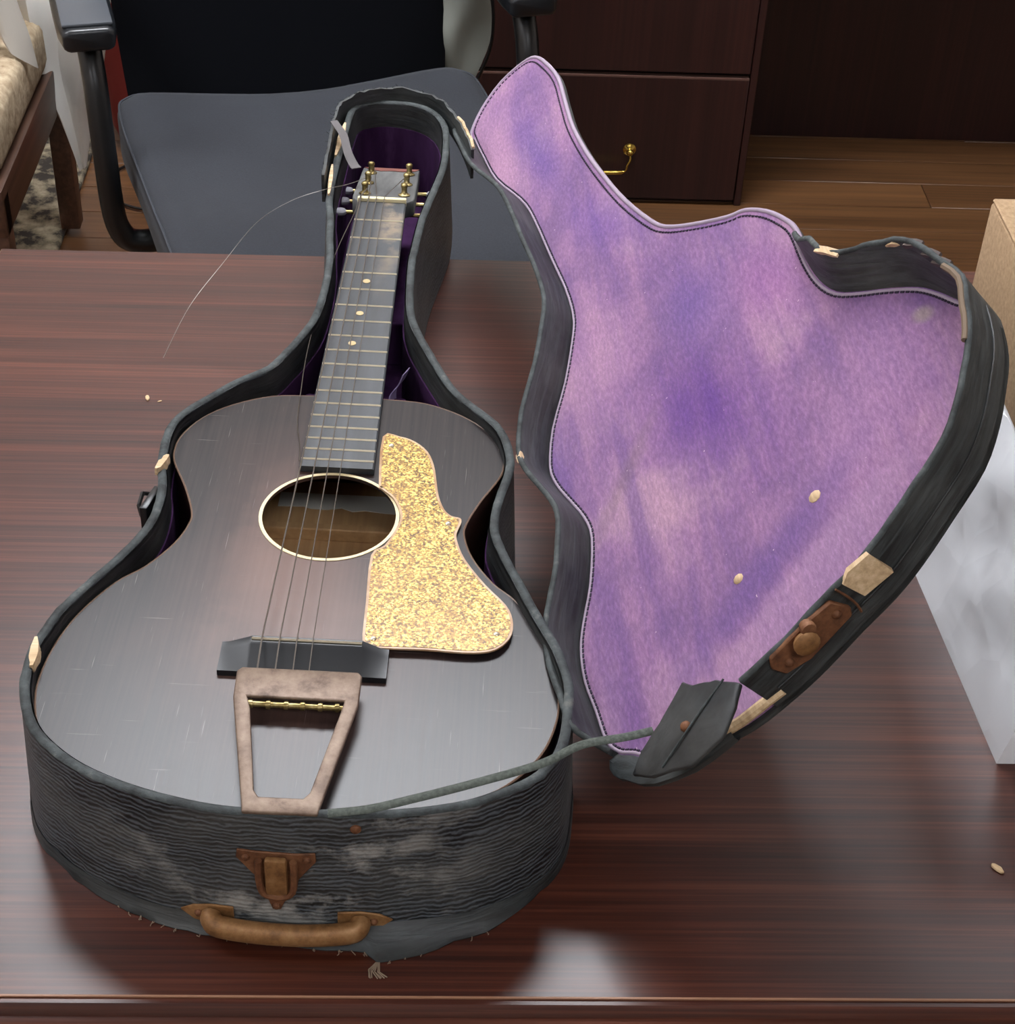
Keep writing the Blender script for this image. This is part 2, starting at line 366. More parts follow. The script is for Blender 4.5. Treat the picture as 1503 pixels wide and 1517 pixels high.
for i, (x, y, s) in enumerate(LAMPS):
    side = 'left' if x < -1 else 'right' if x > .5 else 'middle'; y_ = 'chair row' if y > 2 else 'table' if y > 0 else 'room, added for fill'
    t = empty('ceiling_light', (x, y, HC), 0, 'white rectangular ceiling light panel above the %s side of the %s' % (side, y_), 'ceiling light', 'ceiling light panels')
    bm = holed([(-.63, -.33), (.63, -.33), (.63, .33), (-.63, .33)], [(-.6, -.3), (.6, -.3), (.6, .3), (-.6, .3)], -.03, 0)
    obj('frame', bm, M['frame'], t, smooth=None)
    obj('diffuser', box(0, 0, -.012, 1.2, .6, .012), emit('lit_diffuser_%d' % i, (246, 249, 255), LAMP * s), t, smooth=None)

# ------------------------------------------------------------------ table
YF, YB, XL, XR = .640, 1.5155, -.427, 1.45
tb = empty('table', ((XL + XR) / 2, (YF + YB) / 2, 0), 0, 'glossy dark mahogany table carrying the open guitar case', 'table')
cx, cy = (XL + XR) / 2, (YF + YB) / 2
top = obj('tabletop', bevel(box(0, 0, TZ - .016, XR - XL, YB - YF, .032), .0012, 1), M['mahogany'], tb)
prof = [(0, -.001), (-.004, -.001), (-.007, -.004), (-.0085, -.008), (-.0135, -.0085), (-.0175, -.011), (-.0195, -.016), (-.021, -.0165), (-.0255, -.0175), (-.029, -.021), (-.030, -.027), (-.030, -.034), (-.024, -.040), (0, -.041)]
rows = [[(x, YF - cy + p, TZ + z) for p, z in prof] for x in (-(XR - XL) / 2 - .0, (XR - XL) / 2)]
obj('edge_moulding', band(rows, True, True), M['mahogany'], tb, smooth=30)
obj('edge_strip', box(0, YF - cy + .0004, TZ - .0003, XR - XL, .0013, .0012), Mat('pale_worn_edge', (150, 110, 84), .5), tb, smooth=None)
obj('apron', box(0, .0, TZ - .075, XR - XL - .12, YB - YF - .14, .09), M['darkwood'], tb, smooth=None)
for sx in (-1, 1):
    obj('leg', bevel(box(sx * ((XR - XL) / 2 - .16), 0, (TZ - .12) / 2, .06, YB - YF - .2, TZ - .12), .004), M['darkwood'], tb)

# ------------------------------------------------------------------ guitar case
NX, NY, HD = -.0493, 1.439, .0514
case = empty('guitar_case', (NX, NY, TZ), -HD, 'open worn black guitar case with purple lining, lid leaning to the right', 'guitar case')
ZR = .103
CL = [(-.045, .196), (-.0495, .172), (-.0515, .09), (-.0522, .03), (-.0505, -.007), (-.0465, -.034), (-.0434, -.07), (-.0397, -.104), (-.0385, -.147), (-.041, -.198), (-.05, -.234), (-.058, -.256), (-.0685, -.2795), (-.09, -.3), (-.109, -.323), (-.128, -.351), (-.133, -.377), (-.131, -.413), (-.1262, -.436), (-.1245, -.461), (-.1272, -.486), (-.138, -.515), (-.156, -.55), (-.168, -.577), (-.1735, -.6), (-.1764, -.617), (-.1755, -.64), (-.172, -.659), (-.1633, -.681), (-.150, -.698), (-.1254, -.717), (-.0937, -.733), (-.064, -.742), (-.031, -.7468), (.0126, -.748), (.0444, -.7464), (.076, -.7423), (.1155, -.733), (.1475, -.7146), (.1637, -.697), (.172, -.6765), (.1752, -.6467), (.1752, -.622), (.1674, -.591), (.1536, -.5586), (.1342, -.511), (.1244, -.482), (.1223, -.463), (.125, -.4355), (.1315, -.399), (.129, -.3713), (.1185, -.3423), (.0861, -.2994), (.0692, -.2645), (.0563, -.2337), (.0461, -.205), (.0406, -.1714), (.038, -.1136), (.0389, -.0844), (.0413, -.036), (.046, .003), (.0545, .0655), (.0557, .114), (.0522, .158), (.0397, .189), (.0172, .2075), (-.015, .2135), (-.035, .206)]
CO = [Vector(p[:2]) for p in spline([Vector((a, b, 0)) for a, b in CL], 4, True)]
def cin(d): return offset(CO, -d)
def ring(L, z): return [(p.x, p.y, z) for p in L]
def rimz(p): return ZR + .0008 * math.sin(p.x * 60) + .0006 * math.sin(p.y * 47)
CB = offset(CO, .0055)
mid = [a.lerp(b, .55) for a, b in zip(CO, CB)]
wall_rows = [ring(CB, .0015), ring(mid, .05), [(p.x, p.y, rimz(p)) for p in CO], [(p.x, p.y, rimz(p)) for p in cin(.0058)], ring(cin(.006), .05), ring(cin(.0055), .004), ring(CB, .0015)]
obj('side_wall', band(wall_rows, True), M['vinyl'], case, smooth=50)
obj('bottom_panel', prism(offset(CO, .0045), .0, .0045), M['vinyl_in'], case, smooth=None)
obj('bottom_lining', prism(cin(.0064), .0046, .0075), M['plush'], case, smooth=None)
obj('inner_rim_band', band([[(p.x, p.y, rimz(p) - .001) for p in cin(.0060)], ring(cin(.0066), ZR - .026), ring(cin(.0075), ZR - .026), [(p.x, p.y, rimz(p) - .001) for p in cin(.0069)]] , True), M['vinyl_in'], case, smooth=50)
obj('wall_lining', band([ring(cin(.0066), ZR - .0255), ring(cin(.0066), .008), ring(cin(.0090), .008), ring(cin(.0086), ZR - .0255), ring(cin(.0066), ZR - .0255)], True), M['plush'], case, smooth=50)
random.seed(3)
rimpath = [(p.x + random.uniform(-.0003, .0003), p.y + random.uniform(-.0003, .0003), rimz(p)) for p in cin(.0026)]
obj('rim_binding', tube(rimpath, .0032, 8, True, .55), M['rim'], case, smooth=60)
# torn cloth skirt along the bottom edge at the wide end
sk_i = [i for i, p in enumerate(CO) if p.y < -.62]
inner = [CB[i] for i in sk_i]; random.seed(5)
SKX = [(-.16, 0), (-.13, .0030), (-.0817, .0060), (-.0345, .0085), (.0158, .0115), (.053, .0160), (.058, .026), (.066, .0262), (.0786, .0225), (.0949, .0205), (.108, .014), (.1192, .0135), (.1336, .012), (.155, .003), (.163, 0)]
def skirt_d(x):
    for (x0, d0), (x1, d1) in zip(SKX, SKX[1:]):
        if x0 <= x <= x1: return d0 + (d1 - d0) * (x - x0) / (x1 - x0)
    return 0
NB_ = offset(CO, 1.)
outer = [CB[i] + (NB_[i] - CO[i]) * .3 * skirt_d(CB[i].x) + Vector((0, -.7 * skirt_d(CB[i].x) * (CB[i].y < -.69) * .75)) + Vector((random.uniform(-.0006, .0006), random.uniform(-.0010, .0006))) if CB[i].y < -.66 and skirt_d(CB[i].x) > .0005 else CB[i] + (NB_[i] - CO[i]) * .0012 for i in sk_i]
obj('torn_cloth_skirt', band([[(p.x, p.y, .012) for p in inner], [(p.x * .5 + q.x * .5, p.y * .5 + q.y * .5, .0035) for p, q in zip(inner, outer)], [(p.x, p.y, .0012) for p in outer], [(p.x, p.y, .0004) for p in outer], [(p.x, p.y, .0004) for p in inner]]), M['vinyl_lid'], case, smooth=50)
thr = []
fr = [p for p in outer if -.12 < p.x < .14 and p.y < -.72]
for k in range(34):
    o = random.choice(fr); a = random.uniform(-2.4, -.7); L = random.uniform(.001, .0035)
    p = Vector((o.x, o.y, .0012)); q = p + Vector((math.cos(a) * L, math.sin(a) * L, 0)); r = q + Vector((random.uniform(-.002, .002), random.uniform(-.002, .001), .0004))
    thr.append(tube([p, q, r], .0003, 4))
_b = min(outer, key=lambda p: abs(p.x - .0600))
for bx, by in ((_b.x, _b.y), (_b.x + .001, _b.y), (_b.x - .001, _b.y)):
    for k in range(3):
        a = random.uniform(-2.6, -.5); p = Vector((bx, by, .001)); thr.append(tube([p, p + Vector((math.cos(a), math.sin(a), 0)) * .007, p + Vector((math.cos(a + .4), math.sin(a + .4), 0)) * .012], .00045, 4))
sf = obj('frayed_threads', merge(*thr), Mat('tan_threads', (136, 118, 100), .9), case); tag(sf, kind='stuff')
def wall_y(x, z):
    """y of the outer face of the wide end, and its outward normal"""
    L = [CB[i].lerp(CO[i], min(1, z / ZR)) for i in sk_i]; best = min((p for p in zip(L, L[1:]) if min(p[0].x, p[1].x) <= x <= max(p[0].x, p[1].x) and p[0].y < -.69), key=lambda p: p[0].y, default=None)
    a, b = best; t = (x - a.x) / (b.x - a.x + 1e-9); return a.y + (b.y - a.y) * t
def on_wall(loop, th, lift=.0006):
    """plate of 2D (x, z) outline bent over the front wall"""
    n = len(loop); V = [(x, wall_y(x, z) - lift, z) for x, z in loop] + [(x, wall_y(x, z) - lift - th, z) for x, z in loop]
    return V, [tuple(range(n)), tuple(range(n, 2 * n))[::-1]] + [(i, n + i, n + (i + 1) % n, (i + 1) % n) for i in range(n)]
# latch on the front
LX = -.0005
LZ = -.008
lat = obj('latch', bevel(on_wall([(LX + a, b + LZ) for a, b in ((-.0235, .0835), (-.012, .0825), (.012, .082), (.0235, .083), (.024, .076), (.013, .060), (.011, .047), (.004, .040), (.0015, .033), (-.0035, .033), (-.006, .041), (-.012, .049), (-.013, .061), (-.0245, .077))], .0016), .0005, 1), M['rust'], case)
ly = wall_y(LX, .06)
obj('hasp_tongue', bevel(box(LX, ly - .0048, .0655 + LZ, .0135, .005, .031), .0018, 2), M['handle'], lat)
obj('hasp_loop', tube(spline([(a, b, c + LZ) for a, b, c in [(LX - .0105, ly - .004, .078), (LX - .0105, ly - .0048, .060), (LX - .008, ly - .005, .0495), (LX, ly - .005, .0465), (LX + .008, ly - .005, .0495), (LX + .0105, ly - .0048, .060), (LX + .0105, ly - .004, .078)]], 4), .0024, 8), M['rust'], lat)
obj('hasp_pin', lathe([(.0001, -.002), (.0045, -.0015), (.005, 0), (.0045, .002)], 12, (LX, ly - .004, .050 + LZ), 'y'), M['handle'], lat)
for a, b in ((-.0185, .0775), (.0185, .0775), (-.001, .0365)):
    obj('rivet', lathe([(.0001, -.0032), (.0017, -.0027), (.0026, -.0012), (.0026, 0)], 10, (LX + a, wall_y(LX + a, b) - .0016, b + LZ), 'y'), M['rust'], lat)
# carrying handle low on the front
HX = .0035
hp = []
for s in (-1, 1):
    hp.append([(HX + s * a, b) for a, b in ((.032, .0235), (.046, .0235), (.058, .0205), (.066, .0150), (.058, .0085), (.047, .0055), (.032, .006))])
grip = [Vector((HX + a, wall_y(HX + a, .02) - d, .0150 + z)) for a, d, z in ((-.046, .003, .0005), (-.0455, .007, 0), (-.040, .0100, -.0010), (-.02, .0108, -.0022), (0, .011, -.0026), (.02, .0108, -.0022), (.040, .0100, -.0010), (.0455, .007, 0), (.046, .003, .0005))]
hd = obj('handle', tube(spline(grip, 4), [.0066] * 33, 12, False, 1.15, (0, 0, 1)), M['handle'], case, smooth=60)
for L in hp:
    obj('handle_mount', bevel(on_wall(L, .0016), .0005, 1), M['handle'], hd)
    xx = L[3][0] * .82 + HX * .18; obj('rivet', lathe([(.0001, -.0028), (.0018, -.0022), (.0026, -.001), (.0026, 0)], 10, (xx, wall_y(xx, .015) - .0018, .0150), 'y'), M['rust'], hd)
obj('screw', lathe([(.0001, -.0018), (.0025, -.0014), (.0034, -.0004), (.0034, .001)], 12, (.047, wall_y(.047, .094) - .0005, .094), 'y'), M['rust'], case)
# black side latch at the waist, left
sl = obj('side_latch', bevel(xform(box(0, 0, 0, .006, .028, .045), Matrix.Translation((-.1345, -.432, .064)) @ Matrix.Rotation(-.22, 4, 'Z')), .0012, 2), M['blackmetal'], case)
obj('latch_loop', tube([(-.139, -.418, .078), (-.142, -.424, .083), (-.142, -.438, .083), (-.139, -.444, .078)], .0018, 6), M['blackmetal'], sl)
# bare wood where the cover is worn off the rim
def chip(x, y, L, ang, w=.0055, z=ZR + .002, seed=0):
    random.seed(seed); n = 7; rows = []
    for i in range(n):
        t = i / (n - 1) * 2 - 1; ww = w * (1 - .65 * t * t) * random.uniform(.75, 1.1); h = random.uniform(.0012, .0028)
        rows.append([(t * L / 2, -ww, -.004), (t * L / 2, -ww * .7, h), (t * L / 2, ww * .6, h * .9), (t * L / 2, ww, -.004)])
    V, Fs = band(rows, True, True); return xform((V, Fs), Matrix.Translation((x, y, z)) @ Matrix.Rotation(ang, 4, 'Z'))
obj('bare_wood_patch', chip(-.1275, -.4145, .02, 1.3, .0042, seed=1), M['rawwood'], case)
obj('bare_wood_patch', chip(-.1722, -.622, .028, 1.7, .0042, seed=2), M['rawwood'], case)
obj('bare_wood_patch', chip(-.0505, .12, .07, 1.54, .0045, ZR + .001, seed=4), M['rawwood'], case)
obj('bare_wood_patch', chip(-.0512, .035, .06, 1.62, .0032, ZR + .001, seed=6), M['rawwood'], case)
# piece of the lid wall still wrapped around the neck end of the case
TR = [(-.0582, .0228), (-.0592, .0913), (-.0598, .1495), (-.0545, .1830), (-.0363, .2050), (-.008, .2185), (.0199, .2138), (.045, .1933), (.0626, .1575), (.0743, .1205), (.0812, .0908)]
tp = spline([Vector((a, b, 0)) for a, b in TR], 5); random.seed(9)
tn = normals2([Vector(p[:2]) for p in tp], False)
hi = [.116 + random.uniform(-.0014, .0014) for _ in tp]; lo_ = [.088 - .004 * math.sin(i * .15) for i in range(len(tp))]
rows = [[(p.x, p.y, l) for p, l in zip(tp, lo_)], [(p.x, p.y, h) for p, h in zip(tp, hi)], [(p.x + n.x * .0028, p.y + n.y * .0028, h + random.uniform(-.0008, .0008)) for p, n, h in zip(tp, tn, hi)], [(p.x + n.x * .0028, p.y + n.y * .0028, l) for p, n, l in zip(tp, tn, lo_)]]
rows.append(rows[0]); V, Fs = band(rows)
tr = obj('torn_rim_strip', (V, Fs + [(0, len(tp), 2 * len(tp), 3 * len(tp)), (len(tp) - 1, 2 * len(tp) - 1, 3 * len(tp) - 1, 4 * len(tp) - 1)]), M['vinyl_lid'], case, smooth=50)
obj('bare_edge', tube([Vector((p.x, p.y, h + .0006)) for p, h in zip(tp[40:50], hi[40:50])], .0016, 6), M['rawwood'], tr)
fz = []
for i in range(0, len(tp), 1):
    for _ in range(2):
        p = Vector((tp[i].x, tp[i].y, hi[i])); a = random.uniform(0, 6.28); L = random.uniform(.001, .004)
        fz.append(tube([p, p + Vector((math.cos(a) * L, math.sin(a) * L, random.uniform(.0, .003)))], .00022, 4))
tag(obj('frayed_threads', merge(*fz), M['rim'], tr), kind='stuff')
sp = spline([(-.0575, .128, .119), (-.052, .112, .121), (-.045, .098, .119), (-.039, .075, .114), (-.032, .058, .110), (-.028, .050, .110)], 4)
obj('torn_lining_strip', strip(sp, (.9, .45, 0), [.0035 + .0012 * (i / 20) for i in range(len(sp))], (0, 0, 1), .0008), Mat('grey_cloth_strip', (92, 88, 88), .9), case)
# padded neck rest inside
obj('neck_rest', bevel(box(.0, -.268, .036, .085, .026, .056), .004, 2), M['plush'], case)
obj('pocket_divider', bevel(box(0, -.125, .030, .062, .004, .044), .001, 1), M['plush'], case)
rs = spline([(.033, -.118, .085), (.031, -.12, .06), (.0305, -.125, .02)], 4)
obj('ribbon_tab', strip(rs, (.2, 1, 0), .004, (1, 0, 0), .0012), Mat('pale_lavender_ribbon', (150, 138, 168), .9), case)
obj('ribbon_tab', strip(spline([(.040, -.245, .082), (.036, -.25, .074), (.030, -.256, .068), (.0305, -.266, .060)], 4), (.4, 1, 0), .006, (1, 0, .4), .0012), Mat('lavender_ribbon', (126, 110, 146), .9), case)

# ---- the lid: frame x along the hinge (towards the wide end), y away from the hinge, z outwards
CW = Matrix.Translation((NX, NY, TZ)) @ Matrix.Rotation(-HD, 4, 'Z')
ax_, ay_, az_ = Vector((.12027, -.99241, -.02572)).normalized(), Vector((.65129, .05932, .7565)), None
ay_ = (ay_ - ax_ * ay_.dot(ax_)).normalized(); az_ = ax_.cross(ay_)
if az_.dot(Vector((.749, .108, -.653))) < 0: az_ = -az_
SGN = 1 if ax_.cross(ay_).dot(az_) > 0 else -1
# a right-handed frame is needed: when z points inwards, heights are simply negated (hz = +1 towards the inside)
zin = ax_.cross(ay_); INW = 1 if zin.dot(Vector((.749, .108, -.653))) < 0 else -1
LM = Matrix(((ax_.x, ay_.x, zin.x, .2218), (ax_.y, ay_.y, zin.y, -.2714), (ax_.z, ay_.z, zin.z, .1717), (0, 0, 0, 1)))
LL = [(-.477, -.1357), (-.5003, -.1167), (-.5131, -.0862), (-.508, -.0548), (-.4943, -.0374), (-.4636, -.0265), (-.4174, -.0171), (-.3662, -.016), (-.3161, -.0146), (-.2557, -.007), (-.1922, .0051), (-.1391, .0176), (-.0862, .0344), (-.0592, .047), (-.0336, .0696), (-.0063, .0991), (.0041, .115), (.0256, .1304), (.0492, .1405), (.0716, .1463), (.1115, .1466), (.1402, .1496), (.1631, .1575), (.1806, .1725), (.1964, .1889), (.2176, .208), (.2357, .2186), (.2545, .2269), (.2801, .2386), (.3052, .2368), (.3253, .2313), (.343, .2223), (.3646, .2095), (.3855, .1911), (.4016, .1644), (.4173, .1354), (.4259, .1134), (.4316, .0877), (.4391, .0581), (.4433, .032), (.4445, .0), (.4381, -.0277), (.4267, -.0675), (.4091, -.0869), (.3992, -.0991), (.382, -.1085), (.3526, -.1128), (.3213, -.1176), (.2911, -.1162), (.2693, -.1097), (.2403, -.0977), (.2009, -.0892), (.1773, -.092), (.1496, -.1017), (.121, -.1116), (.0946, -.115), (.0555, -.1056), (.0151, -.085), (-.0286, -.0691), (-.0536, -.0641), (-.094, -.066), (-.1494, -.0734), (-.2355, -.0845), (-.2782, -.0942), (-.3479, -.1183), (-.4079, -.1293), (-.4569, -.1366)]
LO = [Vector(p[:2]) for p in spline([Vector((a, b, 0)) for a, b in LL], 3, True)]
def H(v): return v * INW
lid = obj('lid', prism(LO, H(0), H(-.0045)), M['vinyl_lid'], case, LM, smooth=40)
def gridfill(loop, z):
    bm = bmesh.new(); vs = [bm.verts.new((p.x, p.y, z)) for p in loop]; bm.faces.new(vs)
    bmesh.ops.triangulate(bm, faces=bm.faces); return bm
obj('lid_lining', prism(offset(LO, -.0022), H(.0004), H(.0022)), M['felt'], lid, smooth=40)

st = []
so = offset(LO, -.0068); acc = 0
for i in range(len(so)):
    a, b = so[i], so[(i + 1) % len(so)]; L = (b - a).length; n = max(1, int(round(L / .0042)))
    for k in range(n):
        p, q = a.lerp(b, (k + .1) / n), a.lerp(b, (k + .72) / n)
        st.append(tube([(p.x, p.y, H(.0023)), (q.x, q.y, H(.0023))], .0009, 5))
tag(obj('stitching', merge(*st), M['thread'], lid, smooth=None), kind='stuff')
# side wall of the lid: standing from the upper bout round the wide end, and from the wide end up the hinge side to the neck
def idx_near(x, y): return min(range(len(LO)), key=lambda i: (LO[i] - Vector((x, y))).length)
iA, iB = idx_near(.084, .1466), idx_near(.4437, .026)         # far side run
iC, iD = idx_near(.4372, -.034), idx_near(-.452, -.1366)
_i1, _i2 = offset(LO, -.0012), offset(LO, -.0050)
def run(L, a, b): return [L[i % len(L)] for i in range(a, b + 1)]
obj('edge_binding', tube([(p.x, p.y, H(.0014)) for p in run(_i1, iD - 2, len(LO) + iA + 3)], .0021, 8), M['binding'], lid, smooth=60)
obj('edge_binding', tube([(p.x, p.y, H(.0020)) for p in run(_i2, iA, iB)], .0013, 8), M['binding'], lid, smooth=60)
obj('edge_binding', tube([(p.x, p.y, H(.0020)) for p in run(_i2, iC, iD)], .0013, 8), M['binding'], lid, smooth=60)       # bottom + hinge side run
def splay(x, y):
    """the far wall leans outwards near the waist where it has torn loose"""
    return .017 * max(0, min(1, (.30 - x) / .09)) * max(0, min(1, (x - .08) / .05)) if y > .12 and x < .30 else 0
def lidwall(i0, i1, hf, th=.0036):
    P = [LO[i] for i in range(i0, i1 + 1)]; n = len(P); In = offset(LO, -th); Q = [In[i] for i in range(i0, i1 + 1)]
    h = [hf(k / (n - 1)) for k in range(n)]
    base, basq = P, Q; S = [(p - q).normalized() * splay(p.x, p.y) * min(1, a / .03) for p, q, a in zip(P, Q, h)]
    P = [p + d for p, d in zip(P, S)]; Q = [q + d for q, d in zip(Q, S)]
    out = [[(p.x, p.y, H(-.004)) for p in base], [(p.x, p.y, H(a * .5)) for p, a in zip([u.lerp(v, .5) for u, v in zip(base, P)], h)], [(p.x, p.y, H(a)) for p, a in zip(P, h)], [(p.x, p.y, H(a)) for p, a in zip(Q, h)], [(p.x, p.y, H(a * .5)) for p, a in zip([u.lerp(v, .5) for u, v in zip(basq, Q)], h)], [(p.x, p.y, H(.001)) for p in basq]]
    V, Fs = band(out + [out[0]]); m_ = len(out)
    return (V, Fs + [tuple(j * n for j in range(m_)), tuple(j * n + n - 1 for j in range(m_))]), P, Q, h
random.seed(11)
far, P1, Q1, h1 = lidwall(iA, iB, lambda t: (.008 + .018 * min(1, t / .06) + .006 * max(0, min(1, (t - .18) / .16))) + random.uniform(-.0004, .0004))
w1 = obj('lid_wall', far, M['vinyl_lid'], lid, smooth=50)
iW = idx_near(.400, -.098)
near, P2, Q2, h2 = lidwall(iW, iD, lambda t: .031 * min(1, (1 - t) / .05 + .6) * min(1, .25 + t / .05) + random.uniform(-.0003, .0003) + .002)
w2 = obj('lid_wall', near, M['vinyl_lid'], lid, smooth=50)
for P, Q, h in ((P1, Q1, h1), (P2, Q2, h2)):
    obj('lid_rim_binding', tube([(p.x * .5 + q.x * .5, p.y * .5 + q.y * .5, H(a + .0002)) for p, q, a in zip(P, Q, h)], .0022, 7, False, .7), M['rim'], lid, smooth=60)
i0, i1 = idx_near(.4405, -.012), idx_near(.398, -.0995)
P, G = [LO[i] for i in range(i0, i1 + 1)], [offset(LO, 1.)[i] - LO[i] for i in range(i0, i1 + 1)]
wd = [.013 * min(1, .3 + 3 * (k / len(P))) * min(1, .35 + 3 * (1 - k / len(P))) for k in range(len(P))]
fw_ = [[(p.x - g.x * .003, p.y - g.y * .003, H(.0028)) for p, g in zip(P, G)], [(p.x + g.x * w * .4, p.y + g.y * w * .4, H(.0062)) for p, g, w in zip(P, G, wd)], [(p.x + g.x * w, p.y + g.y * w, H(.0030)) for p, g, w in zip(P, G, wd)], [(p.x + g.x * w, p.y + g.y * w, H(-.0010)) for p, g, w in zip(P, G, wd)], [(p.x - g.x * .003, p.y - g.y * .003, H(-.0042)) for p, g in zip(P, G)]]
obj('flattened_wall', band(fw_ + [fw_[0]]), M['vinyl_lid'], lid, smooth=50)
# seam ridge around the outside of the far wall, crease on the inside of the hinge wall
obj('wall_seam', tube([(p.x, p.y, H(.011)) for p in [offset(LO, .0004)[i] for i in range(idx_near(.285, .2386), iB)]], .0007, 5), M['vinyl_in'], lid)
random.seed(21)
def lchip(i, h, L, w, seed, mat='rawwood', off=.0006):
    p = LO[i]; t = (LO[i + 2] - LO[i - 2]).normalized(); nn_ = offset(LO, 1.)[i] - p; p = p + nn_ * splay(p.x, p.y) * min(1, h / .03); M4 = Matrix(((t.x, 0, nn_.x, p.x), (t.y, 0, nn_.y, p.y), (0, INW, 0, h * INW), (0, 0, 0, 1)))
    random.seed(seed); n = 7; rows = []
    for k in range(n):
        u = k / (n - 1) * 2 - 1; ww = w * (1 - .6 * u * u) * random.uniform(.7, 1.1); rows.append([(u * L / 2, -ww, -.004), (u * L / 2, -ww * .8, off + .001), (u * L / 2, ww * .8, off + .0014), (u * L / 2, ww, -.004)])
    V, Fs = band(rows, True, True); return xform((V, Fs), M4)
obj('bare_wood_patch', lchip(idx_near(.166, .160), .0262, .026, .0026, 31, off=-.0004), M['rawwood'], lid)
obj('bare_wood_patch', lchip(idx_near(.210, .201), .0270, .014, .003, 32, off=-.0004), M['rawwood'], lid)
for k, (x, y) in enumerate(((.226, .213), (.240, .2205), (.2545, .2269))):
    obj('curled_cover_flake', lchip(idx_near(x, y), .0285, .016, .0034, 40 + k, off=.0002), Mat('brown_grey_leather', (84, 72, 68), .7), lid)
ja = idx_near(.266, .2325) - iA; jb = idx_near(.338, .225) - iA
obj('bare_edge', tube([(p.x, p.y, H(a + .0012)) for p, a in list(zip(Q1, h1))[ja:jb]], .0022, 7), Mat('worn_tan_edge', (112, 94, 76), .8), lid)
jc = idx_near(.1075, -.1130)
obj('bare_wood_patch', xform(lchip(jc, .0325, .010, .0024, 51, off=-.0006), Matrix.Identity(4)), M['rawwood'], lid)
# wood core exposed between the two runs, where the cover has torn away
core = [offset(LO, -.002)[i] for i in range(iB - 1, iC + 2)]
obj('exposed_wood_core', tube([(p.x, p.y, H(.006 + .0008 * math.sin(i))) for i, p in enumerate(core)], .0036, 8, False, .9), M['rawwood'], lid)
# loose flap of the wall folded in over the lining
FL = [(.4107, -.0189), (.4180, -.0125), (.4260, .0040), (.4404, .0196), (.4526, .0112), (.4659, -.0026), (.4690, -.0275), (.4572, -.0568), (.4450, -.0714), (.4346, -.0604), (.4264, -.0419)]
flp = rag(dens([Vector(p) for p in FL], 4), .0004)
fh = lambda x, y: H(.026 + .06 * max(0, .43 - x) - .12 * max(0, x - .452) - .10 * max(0, -.045 - y))
flap = obj('torn_wall_flap', bevel(prism(flp, fh, lambda x, y: fh(x, y) + H(.0034)), .0008, 1), M['vinyl_in'], lid, smooth=45)
obj('flap_rivet', lathe([(.0001, H(.0026)), (.0022, H(.0022)), (.0034, H(.0008)), (.0034, H(-.001))], 12, (.4425, -.0240, fh(.4425, -.024) + H(.0034))), M['rust'], lid)
obj('flap_crease', tube([(.430, .0095, fh(.43, .0095) + H(.0036)), (.440, -.012, fh(.44, -.012) + H(.0036)), (.452, -.034, fh(.452, -.034) + H(.0036)), (.4575, -.047, fh(.4575, -.047) + H(.0034))], .0007, 6), M['rim'], lid)
# catch plate on the far wall
ic = idx_near(.4375, .0670); t = (LO[ic + 3] - LO[ic - 3]).normalized(); on = Vector((-t.y, t.x)) if Vector((-t.y, t.x)).dot(LO[ic] - Vector((.25, .05))) > 0 else Vector((t.y, -t.x))
CM = Matrix(((t.x, 0, on.x, LO[ic].x), (t.y, 0, on.y, LO[ic].y), (0, INW, 0, .0225 * INW), (0, 0, 0, 1)))
cp = [(-.0275, -.0055), (-.024, -.0105), (.010, -.0115), (.026, -.006), (.0285, .004), (.024, .0105), (-.006, .0105), (-.023, .008)]
catch = obj('catch_plate', bevel(xform(prism(cp, -.003, .0022), CM), .0008, 1), M['rust'], lid)
obj('catch_stud', xform(lathe([(.0045, .001), (.0045, .0045), (.0075, .0055), (.008, .008), (.006, .0098), (.0001, .0102)], 14), CM @ Matrix.Translation((.003, .004, 0))), M['handle'], lid)
obj('catch_stud', xform(lathe([(.004, .001), (.0048, .005), (.0042, .0072), (.0001, .0078)], 12), CM @ Matrix.Translation((-.004, .009, 0))), M['rust'], lid)
for u in (-.0195, .019):
    obj('catch_rivet', xform(lathe([(.0030, .001), (.003, .0028), (.0018, .0042), (.0001, .0046)], 10), CM @ Matrix.Translation((u, -.001, 0))), M['rust'], lid)
obj('bare_wood_patch', xform(jitter(prism([(-.012, -.011), (.009, -.009), (.012, .008), (.004, .012), (-.011, .010)], -.003, .001), .0006), CM @ Matrix.Translation((-.0465, .0015, .0006))), M['rawwood'], lid)
obj('wire_loop', xform(tube(spline([(-.0305, .012, .002), (-.0315, .004, .0028), (-.031, -.006, .0026), (-.029, -.013, .002)], 3), .0008, 5), CM), M['rust'], lid)
# two points where rivets have pulled through the lining, and crumbs
for x, y, r in ((.3353, .0215, .0042), (.3183, .0897, .0050)):
    obj('pulled_rivet', lathe([(r, H(.001)), (r * .9, H(.0026)), (r * .5, H(.0038)), (.0001, H(.004))], 9, (x, y, 0)), M['rawwood'], lid)

# the stay strap between the case and the lid
cp_ = spline([(.030, -.7445, .104), (.0545, -.7440, .109), (.0790, -.7385, .113), (.1148, -.7270, .1165), (.1551, -.7120, .1205), (.1790, -.7020, .128), (.2050, -.699, .1335), (.2215, -.6955, .1365)], 5)
obj('stay_strap', tube(cp_, .0033, 8, False, .5, (0, 0, 1)), M['cord'], case, smooth=60)
sc_ = (.226, -.7045, .148)

